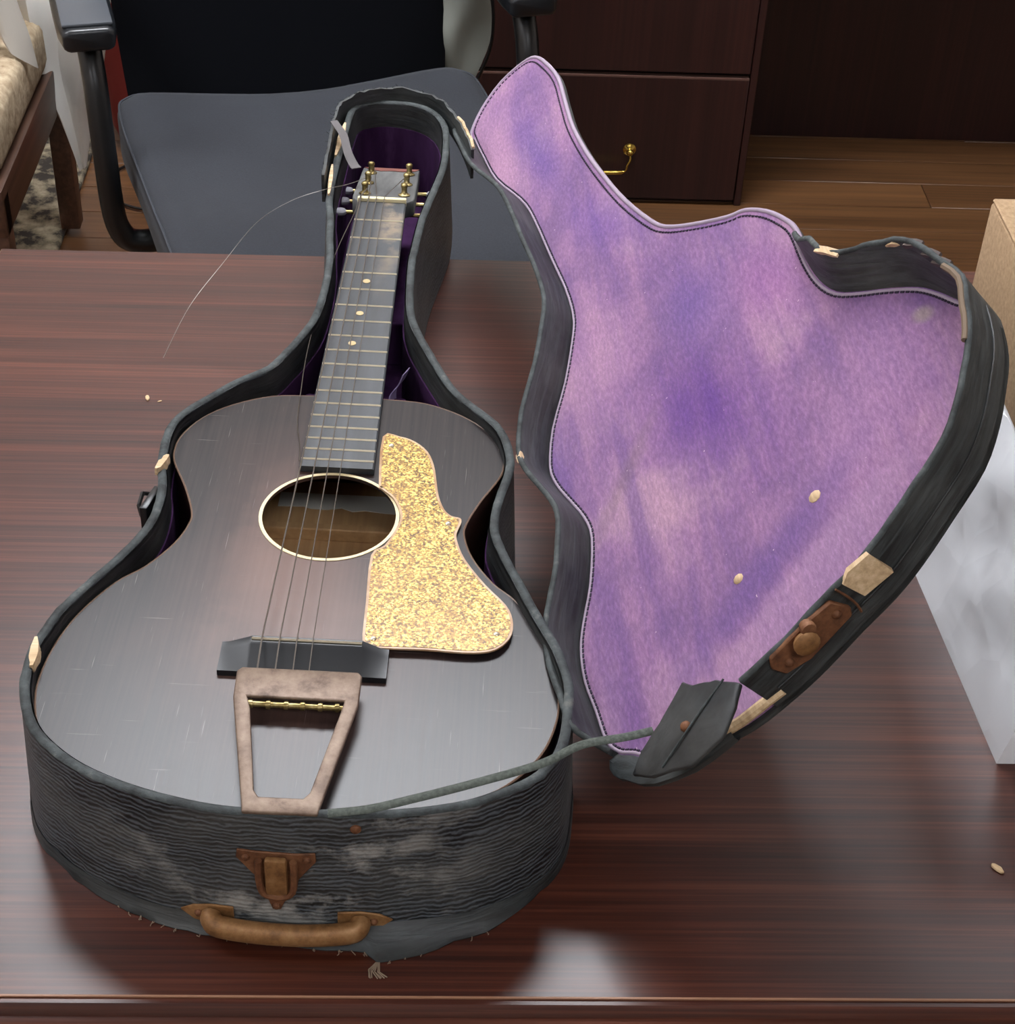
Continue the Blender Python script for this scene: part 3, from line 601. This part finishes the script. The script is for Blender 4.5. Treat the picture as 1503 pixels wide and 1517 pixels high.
# ------------------------------------------------------------------ guitar
ZT, ZN = .095, .1037
gt = empty('guitar', (NX, NY, TZ), -HD, 'old brown sunburst acoustic guitar with gold sparkle pickguard lying in the case', 'guitar')
HW = [(.020, .3045), (.0295, .305), (.06, .308), (.089, .322), (.110, .3415), (.122, .366), (.1240, .385), (.1207, .401), (.1086, .428), (.099, .456), (.0983, .471), (.105, .494), (.1203, .520), (.1375, .5385), (.155, .571), (.164, .603), (.1668, .635), (.164, .657), (.1565, .679), (.143, .699), (.1255, .7145), (.10, .7260), (.075, .7330), (.045, .7385), (.015, .7405)]
gl = [Vector((-w, -y, 0)) for w, y in HW] + [Vector((w, -y, 0)) for w, y in HW[::-1]]
GO = [Vector(p[:2]) for p in spline(gl, 4, True)]
circ = lambda r, n=64, c=(0, -.4545): [Vector((c[0] + r * math.cos(6.2832 * k / n), c[1] + r * math.sin(6.2832 * k / n))) for k in range(n)]
obj('soundboard', holed(GO, circ(.0485), ZT - .0028, ZT), M['top'], gt, smooth=30)
GI = offset(GO, -.003)
obj('sides', band([ring(GO, .012), ring(GO, ZT - .0028), ring(GI, ZT - .0028), ring(GI, .012), ring(GO, .012)], True), M['neckwood'], gt, smooth=40)
obj('back_panel', prism(GO, .009, .012), M['inwood'], gt, smooth=None)
obj('edge_binding', tube([(p.x, p.y, ZT - .0006) for p in offset(GO, .0001)], .0009, 6, True), Mat('brown_edge_highlight', (108, 84, 68), .4), gt)  # thin edge highlight of the top, put into the colour as a paler bead
obj('soundhole_ring', holed(circ(.0507), circ(.0482), ZT + .0001, ZT + .0006), Mat('cream_inlay', (222, 204, 160), .45), gt, smooth=None)
obj('back_brace', bevel(box(0, -.380, .018, .19, .008, .012), .001, 1), M['inwood'], gt)
random.seed(2)
lb = [(-.055, -.325), (.045, -.325), (.045, -.347), (.03, -.346), (.015, -.344), (.005, -.346), (-.004, -.342), (-.015, -.345), (-.028, -.3445), (-.035, -.342), (-.055, -.343)]
obj('paper_strip', prism(lb, .0122, .0130), M['label'], gt, smooth=None)
# neck and fretboard
FE, NB = -.4035, 0.0
def fz_(y): return ZN + (ZT + .006 - ZN) * min(1, -y / .394) - .0006
def fw(y): return (.0446 + (.0556 - .0446) * (-y / .394)) / 2
fb_rows = []
for y in (0, -.1, -.2, -.3, FE):
    w, z = fw(y), fz_(y); fb_rows.append([(-w, y, z - .0052), (-w, y, z - .0008), (-w + .0012, y, z), (w - .0012, y, z), (w, y, z - .0008), (w, y, z - .0052)])
fb = obj('fretboard', band(fb_rows, True, True), M['fretboard'], gt, smooth=30)
fm = None
for k in range(1, 19):
    y = -.61 * (1 - 2 ** (-k / 12)); w = fw(y) - .0006
    V, Fs = band([[(x, y + a, fz_(y) + b) for a, b in ((-.0010, -.0004), (-.0008, .0006), (0, .0011), (.0008, .0006), (.0010, -.0004))] for x in (-w, w)], True, True)
    obj('fret', (V, Fs), M['nickel'], fb, smooth=60)
for k, dx in ((4.5, -.0015), (6.5, -.0025), (8.5, -.0045)):
    y = -.61 * (1 - 2 ** (-k / 12)); obj('position_dot', lathe([(.0001, -.001), (.0032, -.001), (.0032, .0004), (.0001, .0005)], 14, (dx, y, fz_(y))), Mat('aged_pearl', (196, 172, 124), .35), fb)
nk = []
for y in (.002, -.05, -.15, -.27, -.303):
    w, z = fw(min(y, 0)) - .0002, fz_(min(y, 0)) - .0053; d = .0165 + .003 * (-y / .3) + (.03 if y < -.29 else 0)
    nk.append([(w * math.cos(a), y, z - d * math.sin(a)) for a in [math.pi * i / 10 for i in range(11)]])
obj('neck', band(nk, True, True), M['neckwood'], gt, smooth=50)
obj('nut', bevel(box(0, .0022, ZN - .0012, .0450, .0044, .0082), .0007, 1), M['bone'], gt)
HM = Matrix.Translation((0, .0045, ZN - .0035)) @ Matrix.Rotation(-.20, 4, 'X')
hl = [(-.0215, 0), (-.0285, .010), (-.0292, .02), (-.0285, .06), (-.0278, .112), (.0278, .112), (.0285, .06), (.0292, .02), (.0285, .010), (.0215, 0)]
hs = obj('headstock', bevel(xform(prism(hl, -.0145, 0), HM), .001, 1), M['head'], gt)
obj('bare_tip', xform(prism([(-.019, .1045), (-.010, .1015), (0, .1035), (.012, .1020), (.024, .1055), (.0272, .1115), (-.0265, .1115)], -.001, .0007), HM), M['redwood'], hs)
for sx in (-1, 1):
    for k in range(3):
        yy = (.026, .060, .094)[k]
        peg = obj('tuning_peg', xform(merge(lathe([(.0001, 0), (.0056, 0), (.0056, .001), (.0038, .0018), (.0027, .003), (.0027, .0075), (.0033, .0082), (.0033, .0102), (.0022, .0112), (.0001, .0115)], 14, (sx * .0185, yy, 0))), HM), M['oldbrass'], gt, smooth=50)
        obj('peg_shaft', xform(tube([(sx * .0185, yy, -.019), (sx * .037, yy, -.019)], .002, 8), HM), M['oldbrass'], peg)
        obj('peg_button', xform(merge(lathe([(.0001, -.003), (.0045, -.0028), (.0062, -.001), (.0062, .001), (.0045, .0028), (.0001, .003)], 14, (sx * .0415, yy, -.019))), HM), M['button'], peg)
# bridge
bx = [-.0545, -.0500, -.0365, -.0345, .0375, .0395, .0500, .0550]; bh = [.0062, .0066, .0118, .0128, .0128, .0118, .0066, .0062]
rows = []
for x, h in zip(bx, bh):
    rows.append([(x, -.5965, ZT), (x, -.5972, ZT + h - .001), (x, -.5985, ZT + h), (x, -.6035, ZT + h * .97), (x, -.6050, ZT + h * .90), (x, -.6235, ZT + .0042), (x, -.6240, ZT)])
br = obj('bridge', band(rows, True, True), M['ebony'], gt, smooth=25)
obj('saddle', tube([(-.0345, -.6012, ZT + .0128), (.0375, -.6012, ZT + .0128)], .0011, 6), M['nickel'], br)
# tailpiece: a tilted trapezoid frame with a string bar
tz0 = lambda x, y: ZT + .0085 + .003 * max(0, (y + .745) / .115)
to_ = [(-.0365, -.6295), (-.0395, -.6330), (-.0385, -.6560), (-.0205, -.7440), (-.0200, -.7480), (.0250, -.7480), (.0255, -.7440), (.0405, -.6590), (.0405, -.6330), (.0380, -.6295)]
ti_ = [(-.0300, -.6545), (-.0265, -.6650), (-.0150, -.7310), (-.0115, -.7360), (.0150, -.7360), (.0185, -.7310), (.0300, -.6650), (.0315, -.6550)]
bm = holed(to_, ti_, tz0, lambda x, y: tz0(x, y) + .0030); bmesh.ops.recalc_face_normals(bm, faces=bm.faces)
es = [e for e in bm.edges if len(e.link_faces) == 2 and e.calc_face_angle(0) > .7]; bmesh.ops.bevel(bm, geom=es, offset=.0011, segments=2, profile=.5, affect='EDGES')
tl = obj('tailpiece', bm, M['tailpiece'], gt, smooth=45)
obj('end_bracket', bevel(box(.0025, -.7435, ZT + .0045, .040, .006, .010), .001, 1), M['tailpiece'], tl)
obj('string_bar', tube([(-.0305, -.6575, ZT + .0095), (.0320, -.6580, ZT + .0095)], .0019, 10), M['oldbrass'], tl, smooth=60)
sx0 = [-.0277, -.0161, -.0048, .0056]; nx0 = [-.0193, -.0121, -.0050, .0023]
for k, x in enumerate((-.0275, -.0163, -.0050, .0054, .0165, .0270)):
    obj('string_ball', lathe([(.0012, -.0016), (.0027, -.0014), (.0029, 0), (.0027, .0014), (.0012, .0016)], 10, (x, -.6577, ZT + .0095), 'x'), M['oldbrass'], tl)
for a, b, r, px in zip(sx0, nx0, (.00060, .00052, .00044, .00036), ((-.0185, .026), (-.0185, .060), (-.0185, .094), (.0185, .060))):
    e = HM @ Vector((px[0] + (.003 if px[0] < 0 else -.003), px[1], .006))
    obj('string', tube([(a, -.6570, ZT + .0105), (a, -.6240, ZT + .0100), (a, -.6030, ZT + .0146), (a, -.6010, ZT + .0147), (b, .0015, ZN + .0034), (b * 1.0, .0045, ZN + .0030), tuple(e)], r, 6), M['steel'], gt)
# loose broken strings
obj('loose_string', tube(spline([(-.0200, .004, ZN + .003), (-.0232, -.0253, .104), (-.0322, -.085, .101), (-.0378, -.1543, .1), (-.040, -.249, .099), (-.0385, -.305, .098), (-.0364, -.345, .0975), (-.0312, -.372, .0985), (-.0272, -.405, .106)], 6), .0004, 5), M['steel'], gt)
obj('loose_string', tube(spline([tuple(HM @ Vector((-.0185, .06, .006))), (-.0353, .0369, .1), (-.0532, 0, .113), (-.0807, -.0285, .115), (-.1084, -.0531, .105), (-.137, -.0761, .075), (-.1664, -.097, .04), (-.1871, -.1271, .004)], 8), .00032, 5), Mat('bright_wire', (176, 170, 164), .3, .9), gt)
# pickguard, standing a little off the top
PG = [(.0307, .3579), (.0439, .3568), (.0558, .3624), (.0662, .3745), (.072, .3914), (.0749, .4095), (.0777, .4281), (.0826, .4436), (.0883, .4507), (.0948, .4529), (.0956, .459), (.093, .4705), (.0943, .4817), (.1007, .5006), (.1157, .5265), (.1302, .5465), (.1352, .5612), (.1351, .576), (.1296, .5876), (.12, .5945), (.1036, .5966), (.0786, .5955), (.0452, .5962), (.0371, .5949), (.0353, .5507), (.0343, .5001), (.043, .4883), (.0503, .4653), (.051, .4509), (.0449, .4335), (.0349, .4223), (.0326, .4163)]
pgl = [Vector((a, -b)) for a, b in PG]
pgz = lambda x, y: ZT + .0012 + .0025 * max(0, min(1, (-.45 - y) / .14))
sm = [Vector(p[:2]) for p in spline([Vector((p.x, p.y, 0)) for p in pgl], 3, True)]
pg = obj('pickguard', prism(sm, pgz, lambda x, y: pgz(x, y) + .0014), M['goldedge'], gt, smooth=30)
ins = offset(sm, -.0018)
obj('sparkle_face', prism(ins, lambda x, y: pgz(x, y) + .0012, lambda x, y: pgz(x, y) + .0017), M['gold'], pg, smooth=30)
for x, y in ((.0383, -.3695), (.0864, -.4605), (.1248, -.5774), (.0436, -.5878)):
    obj('guard_screw', lathe([(.0001, .0012), (.0014, .001), (.0022, .0002), (.0022, -.004)], 10, (x, y, pgz(x, y) + .0019)), M['nickel'], pg)

# ------------------------------------------------------------------ office chair
ch = empty('office_chair', (-.152, 2.25, 0), math.radians(15), 'slate grey office chair with black arms pushed behind the table', 'chair')
SZ = .475
so = [Vector(p[:2]) for p in spline([Vector((a, b, 0)) for a, b in ((-.275, .17), (-.26, .225), (-.20, .245), (0, .235), (.20, .245), (.255, .225), (.275, .17), (.272, 0), (.262, -.26), (.22, -.33), (0, -.35), (-.20, -.33), (-.25, -.26), (-.266, 0))], 5, True)]
def seat_z(x, y): return SZ + .018 * (abs(x) / .25) ** 2 - .012 * math.cos(y * 9) - .03 * max(0, (-y - .15) / .12) ** 2
rows = [[(p.x, p.y, SZ - .075) for p in offset(so, -.02)], [(p.x, p.y, SZ - .05) for p in so], [(p.x, p.y, seat_z(p.x, p.y) - .022) for p in so]]
for d, dz in ((.004, .010), (.012, .003), (.025, 0), (.06, 0), (.11, 0), (.16, 0), (.2, 0)):
    L = [p * (1 - d / .25) for p in so] if d > .03 else offset(so, -d); rows.append([(p.x, p.y, seat_z(p.x, p.y) - dz) for p in L])
V, Fs = band(rows, True, True); seat = obj('seat', (V, Fs), M['seat'], ch, smooth=60)
obj('seat_seam', tube([(p.x, p.y, seat_z(p.x, p.y) - .009) for p in offset(so, -.0035)], .0018, 6, True), Mat('grey_piping', (48, 51, 57), .8), seat)
bk = []
for k in range(13):
    z = SZ - .02 + k * .047; yb = .262 + .05 * math.sin(k / 12 * 1.6) + .09 * k / 12; w = .248 + .012 * math.sin(k / 12 * 3.14) - (.05 * (max(0, k - 10) / 2) ** 2)
    bk.append([(w * math.cos(a), yb + .025 * math.sin(a) * (1 if math.sin(a) > 0 else .8) - .05 * (1 - (math.cos(a)) ** 2) + .03, z) for a in [6.2832 * i / 28 for i in range(28)]])
obj('backrest', band(bk, True, True), M['back'], ch, smooth=60)
for s in (-1, 1):
    pad = []
    for k in range(9):
        y = .045 + k * .033; w = .040 * (1 - .10 * (abs(k - 3.5) / 5) ** 2) if 0 < k < 8 else .034
        pad.append([(s * .310 + (w * max(-1, min(1, 1.25 * math.cos(a)))), y, .660 + .016 * max(-1, min(1, 1.3 * math.sin(a))) - .0006 * (k == 0)) for a in [6.2832 * i / 20 for i in range(20)]])
    ar = obj('armrest', bevel(band(pad, True, True), .006, 2), M['blackplastic'], ch, smooth=60)
    obj('arm_pad', bevel(box(s * .310, .178, .6775, .068, .245, .006), .0028, 2), M['padplastic'], ar)
    obj('arm_post', tube(spline([(s * .310, .12, .655), (s * .308, .065, .60), (s * .307, .04, .50), (s * .305, .032, .42), (s * .299, .03, .385), (s * .285, .03, .365), (s * .255, .03, .360), (s * .20, .03, .362)], 5), .017, 10), M['blackmetal'], ar, smooth=60)
obj('gas_column', lathe([(.028, .10), (.028, .25), (.018, .25), (.018, .40)], 16), M['blackmetal'], ch)
for k in range(5):
    a = 6.2832 * k / 5 + .3; d = Vector((math.cos(a), math.sin(a), 0))
    leg = obj('base_leg', tube([tuple(d * .02 + Vector((0, 0, .115))), tuple(d * .16 + Vector((0, 0, .10))), tuple(d * .29 + Vector((0, 0, .075)))], [.024, .02, .014], 8), M['blackplastic'], ch)
    obj('caster', lathe([(.006, -.014), (.024, -.013), (.026, 0), (.024, .013), (.006, .014)], 14, tuple(d * .29 + Vector((0, 0, .028))), 'y'), M['blackplastic'], leg)
obj('seat_plate', box(0, 0, SZ - .085, .2, .24, .03), M['blackmetal'], ch)

# ------------------------------------------------------------------ desk behind
YD = 3.024
dk = empty('wooden_desk', (.35, YD + .2, 0), 0, 'dark mahogany desk with two drawers and open knee space behind the chair', 'desk')
D = lambda *a: (a[0] - .35, a[1] - YD - .2) + a[2:]
def dbox(x0, x1, y0, y1, z0, z1): return box((x0 + x1) / 2 - .35, (y0 + y1) / 2 - YD - .2, (z0 + z1) / 2, x1 - x0, y1 - y0, z1 - z0)
obj('pedestal', dbox(.06, .594, YD + .016, YD + .40, .0, .71), M['darkwood'], dk, smooth=None)
obj('pedestal_side', bevel(dbox(.582, .596, YD + .0, YD + .40, .0, .71), .0015, 1), M['darkwood'], dk)
obj('desk_top', bevel(dbox(.03, 2.1, YD - .02, YD + .43, .712, .75), .006, 2), M['darkwood'], dk)
obj('back_panel', dbox(.596, 2.08, YD + .31, YD + .33, .0, .712), M['darkwood'], dk, smooth=None)
obj('far_side', dbox(2.05, 2.08, YD + .0, YD + .31, .0, .712), M['darkwood'], dk, smooth=None)
for z0, z1 in ((.012, .2655), (.2745, .53), (.539, .70)):
    dr = obj('drawer', bevel(dbox(.068, .5805, YD - .002, YD + .016, z0, z1), .0015, 1), M['darkwood'], dk)
    obj('drawer_edge', dbox(.0685, .580, YD - .0022, YD + .012, z1 - .0032, z1 + .0004), Mat('worn_drawer_edge', (92, 66, 58), .5), dr, smooth=None)
    if z1 > .5: continue
    zc = (.118 if z0 < .1 else .38)
    for s in (-1, 1):
        x = .320 + s * .048
        obj('handle_rosette', lathe([(.0001, -.003 - YD), (.004, -.0035 - YD), (.0105, -.004 - YD), (.0125, -.0065 - YD), (.009, -.008 - YD), (.0045, -.012 - YD), (.0062, -.0165 - YD), (.0068, -.020 - YD), (.005, -.0245 - YD), (.0001, -.026 - YD)], 16, (x - .35, YD + YD - YD - .2 + 0, zc), 'y'), M['brass'], dr, smooth=60)
    pts = [(.320 + a, b, zc + c) for a, b, c in ((.048, .021, -.004), (.049, .024, -.014), (.044, .026, -.024), (.042, .027, -.033), (.034, .027, -.038), (0, .027, -.039), (-.034, .027, -.038), (-.042, .027, -.033), (-.044, .026, -.024), (-.049, .024, -.014), (-.048, .021, -.004))]
    obj('drawer_handle', tube([D(a, YD - b, c) for a, b, c in spline(pts, 3)], [.0022 + (.0022 if 11 < i < 20 else 0) for i in range(31)], 8), M['brass'], dr, smooth=60)

# ------------------------------------------------------------------ things behind on the left
ac = empty('armchair', (-.95, 2.65, 0), 0, 'cream upholstered armchair with brown wooden frame at the left edge', 'armchair')
A = lambda x, y, z: (x + .95, y - 2.65, z)
def abox(x0, x1, y0, y1, z0, z1): return box((x0 + x1) / 2 + .95, (y0 + y1) / 2 - 2.65, (z0 + z1) / 2, x1 - x0, y1 - y0, z1 - z0)
obj('seat_cushion', bevel(abox(-1.25, -.640, 2.33, 2.86, .385, .48), .022, 3), M['boucle'], ac, smooth=60)
obj('back_cushion', bevel(abox(-1.25, -.70, 2.56, 2.90, .485, .80), .03, 3), M['boucle'], ac, smooth=60)
obj('side_rail', bevel(abox(-.668, -.634, 2.30, 2.86, .305, .384), .004), M['armwood'], ac)
obj('side_rail', bevel(abox(-1.25, -1.215, 2.30, 2.86, .29, .372), .004), M['armwood'], ac)
for x, y in ((-.652, 2.32), (-1.232, 2.32), (-.668, 2.86), (-1.232, 2.86)):
    obj('leg', bevel(box(x + .95, y - 2.65, .193, .036, .036, .356), .004), M['armwood'], ac)
def cloth(n, rows_pts, th=.003):
    """draped sheet: rows of points from top to bottom, given as (x, y, z) lists, with thickness"""
    R = [spline([Vector(p) for p in r], 4) for r in rows_pts]; C = [spline([r[i] for r in R], 4) for i in range(len(R[0]))]
    rows = [[c[j] for c in C] for j in range(len(C[0]))]; bk_ = [[p + Vector((0, th, 0)) for p in r] for r in rows]
    a, b = band(rows), band(bk_); V, Fs = merge(a, b); nn = len(rows[0]); mm = len(rows); o = nn * mm
    for i in range(nn - 1): Fs += [(i, i + 1, o + i + 1, o + i), ((mm - 1) * nn + i, (mm - 1) * nn + i + 1, o + (mm - 1) * nn + i + 1, o + (mm - 1) * nn + i)]
    for j in range(mm - 1): Fs += [(j * nn, (j + 1) * nn, o + (j + 1) * nn, o + j * nn), (j * nn + nn - 1, (j + 1) * nn + nn - 1, o + (j + 1) * nn + nn - 1, o + j * nn + nn - 1)]
    return V, Fs
wz = lambda z: z + TZ
o = obj('draped_cloth', cloth('c', [[(-.70, 2.74, .56), (-.66, 2.70, .565), (-.62, 2.74, .56), (-.575, 2.70, .555), (-.52, 2.73, .55)],
      [(-.70, 2.74, .49), (-.655, 2.69, .49), (-.62, 2.73, .49), (-.58, 2.69, .48), (-.535, 2.72, .47)],
      [(-.672, 2.74, .40), (-.65, 2.70, .39), (-.625, 2.73, .385), (-.59, 2.70, .38), (-.555, 2.72, .375)],
      [(-.640, 2.74, .30), (-.628, 2.71, .295), (-.615, 2.73, .29), (-.600, 2.71, .29), (-.578, 2.72, .30)],
      [(-.615, 2.74, .205), (-.611, 2.72, .20), (-.607, 2.73, .20), (-.602, 2.72, .205), (-.598, 2.72, .21)]]), M['white'], smooth=60)
tag(o, 'white cloth hanging to a point beside the cream armchair', 'cloth')
o = obj('linen_throw', cloth('c', [[(-.705, 2.60, .62), (-.685, 2.56, .625), (-.655, 2.58, .62)], [(-.695, 2.595, .555), (-.675, 2.555, .555), (-.640, 2.575, .55)], [(-.68, 2.59, .512), (-.665, 2.552, .512), (-.629, 2.572, .505)], [(-.670, 2.585, .49), (-.655, 2.55, .487), (-.622, 2.57, .455)]]), Mat('grey_linen', (176, 170, 160), .9), smooth=60)
tag(o, 'greyish linen throw draped over the corner of the cream armchair', 'throw')
rg = obj('patterned_rug', bevel(box(-1.185, 2.75, .007, 1.01, .95, .0135), .004, 1), M['rug']); tag(rg, 'mottled beige and dark rug on the floor under the armchair', 'rug')
cb = obj('floor_cable', tube(spline([(-.50, 3.20, .006), (-.575, 3.15, .006), (-.628, 3.08, .006), (-.63, 3.01, .006), (-.583, 2.955, .006), (-.50, 2.94, .006), (-.3, 2.98, .006)], 6), .003, 6), M['blackmetal']); tag(cb, 'thin black cable curling on the wooden floor by the office chair', 'cable')
rb = []
for k in range(12):
    z = .0 + k * .052; f = 1 - .55 * (max(0, 3 - k) / 3) ** 2 * .28 - .10 * k / 11
    rb.append([((.33 * f) * max(-1, min(1, 1.22 * math.cos(a))) + .012 * math.sin(5 * a + k), .12 * f * max(-1, min(1, 1.2 * math.sin(a))) + .01 * math.sin(3 * a + k * .7), z) for a in [6.2832 * i / 36 for i in range(36)]])
t = empty('red_bag', (-.33, 3.25, 0), 0, 'dark red fabric bag standing on the floor behind the office chair', 'bag')
obj('bag_body', band(rb, True, True), M['red'], t, smooth=60)
obj('bag_strap', strip(spline([(-.15, -.10, .55), (-.12, -.12, .66), (0, -.13, .70), (.12, -.12, .66), (.15, -.10, .55)], 5), (0, 1, .3), .012, (0, 0, 1), .003), M['red'], t)
jk = empty('grey_jacket', (.02, 2.62, 0), 0, 'grey jacket with black piping hung behind the backrest of the office chair', 'jacket')
J = lambda L: [[(x - .02, y - 2.62, z) for x, y, z in r] for r in L]
obj('jacket_cloth', cloth('c', J([[(-.16, 2.63, .80), (-.08, 2.62, .81), (0, 2.61, .81), (.055, 2.625, .80), (.078, 2.63, .79)], [(-.14, 2.63, .68), (-.06, 2.62, .68), (.0, 2.62, .69), (.045, 2.605, .68), (.080, 2.63, .67)],
     [(-.12, 2.63, .57), (-.05, 2.61, .57), (.01, 2.625, .57), (.05, 2.61, .57), (.086, 2.63, .57)], [(-.10, 2.63, .50), (-.04, 2.62, .50), (.015, 2.605, .50), (.045, 2.625, .50), (.083, 2.625, .50)], [(-.08, 2.63, .40), (-.03, 2.62, .40), (.02, 2.62, .41), (.045, 2.615, .42), (.058, 2.62, .43)]])), M['greycloth'], jk, smooth=60)
obj('piping', tube(spline([(.040, -.005, .82 - 0), (.058, -.012, .70), (.056, -.016, .62), (.0655, -.014, .55), (.062, -.012, .49), (.040, -.012, .43)], 6), .0026, 6), M['blackmetal'], jk)

# ------------------------------------------------------------------ right side of the table
kb = empty('cardboard_box', (.54, 1.07, TZ + .1525), 0, 'plain brown kraft cardboard box lying on top of the white parcel', 'box')
kx0, ky0, kh = -.1125, -.15, .1015
obj('box_body', bevel(box(kx0 + .12, ky0 + .134, kh / 2, .24, .268, kh), .003, 2), M['kraft'], kb)
for u in (.058, .179):
    obj('box_flap', bevel(box(kx0 + u + .001, ky0 + .134, kh + .0015, .116, .267, .003), .001, 1), M['kraft'], kb)
wp = empty('white_parcel', (.52, .95, TZ), 0, 'crumpled white paper parcel on the table under the brown cardboard box', 'parcel')
random.seed(14)
def parcel():
    nx, ny, nz = 9, 15, 7; V, idx, Fs = [], {}, []
    def P(i, j, k):
        if (i, j, k) in idx: return idx[i, j, k]
        u, v, w = i / nx, j / ny, k / nz
        x0 = .401 - .026 * v; top = .150
        x = x0 + (.026 + .022 * v) * w + u * (.26 - .03 * w); y = .838 + v * .352 - .004 * w * (1 - v); z = w * top
        b = math.sin(math.pi * u) * math.sin(math.pi * v)
        cr = .010 * (abs(((v * 3.1 + u * 1.7 + w * 1.3) % 1) - .5) * 2 - .5) + .006 * (abs(((v * 5.3 - w * 2.1) % 1) - .5) * 2 - .5) + random.uniform(-.003, .003)
        if k == nz: z += min(0, cr)
        if i == 0 and 0 < k: x += cr * 1.1 * math.sin(math.pi * min(1, w * .75))
        if j == 0 and 0 < k: y += cr * .8
        idx[i, j, k] = len(V); V.append((x - .52, y - .95, max(0, z))); return idx[i, j, k]
    for i in range(nx):
        for j in range(ny): Fs.append((P(i, j, nz), P(i + 1, j, nz), P(i + 1, j + 1, nz), P(i, j + 1, nz))); Fs.append((P(i, j, 0), P(i, j + 1, 0), P(i + 1, j + 1, 0), P(i + 1, j, 0)))
    for i in range(nx):
        for k in range(nz):
            Fs.append((P(i, 0, k), P(i + 1, 0, k), P(i + 1, 0, k + 1), P(i, 0, k + 1))); Fs.append((P(i, ny, k), P(i, ny, k + 1), P(i + 1, ny, k + 1), P(i + 1, ny, k)))
    for j in range(ny):
        for k in range(nz):
            Fs.append((P(0, j, k), P(0, j, k + 1), P(0, j + 1, k + 1), P(0, j + 1, k))); Fs.append((P(nx, j, k), P(nx, j + 1, k), P(nx, j + 1, k + 1), P(nx, j, k + 1)))
    return V, Fs
obj('parcel_wrap', parcel(), M['paper'], wp, smooth=28)
# crumbs of wood on the table
for x, y, s, a, lab in ((.378, .743, .0055, 2.2, 'tan wood chip on the bare table, right of the case front'), (-.249, 1.263, .0048, 1.9, 'pale splinter on the table left of the guitar neck'), (-.238, 1.259, .0022, .4, 'tiny pale crumb beside the pale splinter left of the neck')):
    random.seed(int(x * 900)); L = [Vector((math.cos(6.2832 * k / 7) * s * random.uniform(.8, 1.1), math.sin(6.2832 * k / 7) * s * .48 * random.uniform(.7, 1.1))) for k in range(7)]
    tag(obj('wood_chip', bevel(prism(L, 0, s * .35), s * .1, 1), M['rawwood'], None, Matrix.Translation((x, y, TZ)) @ Matrix.Rotation(a, 4, 'Z')), lab, 'wood chip')
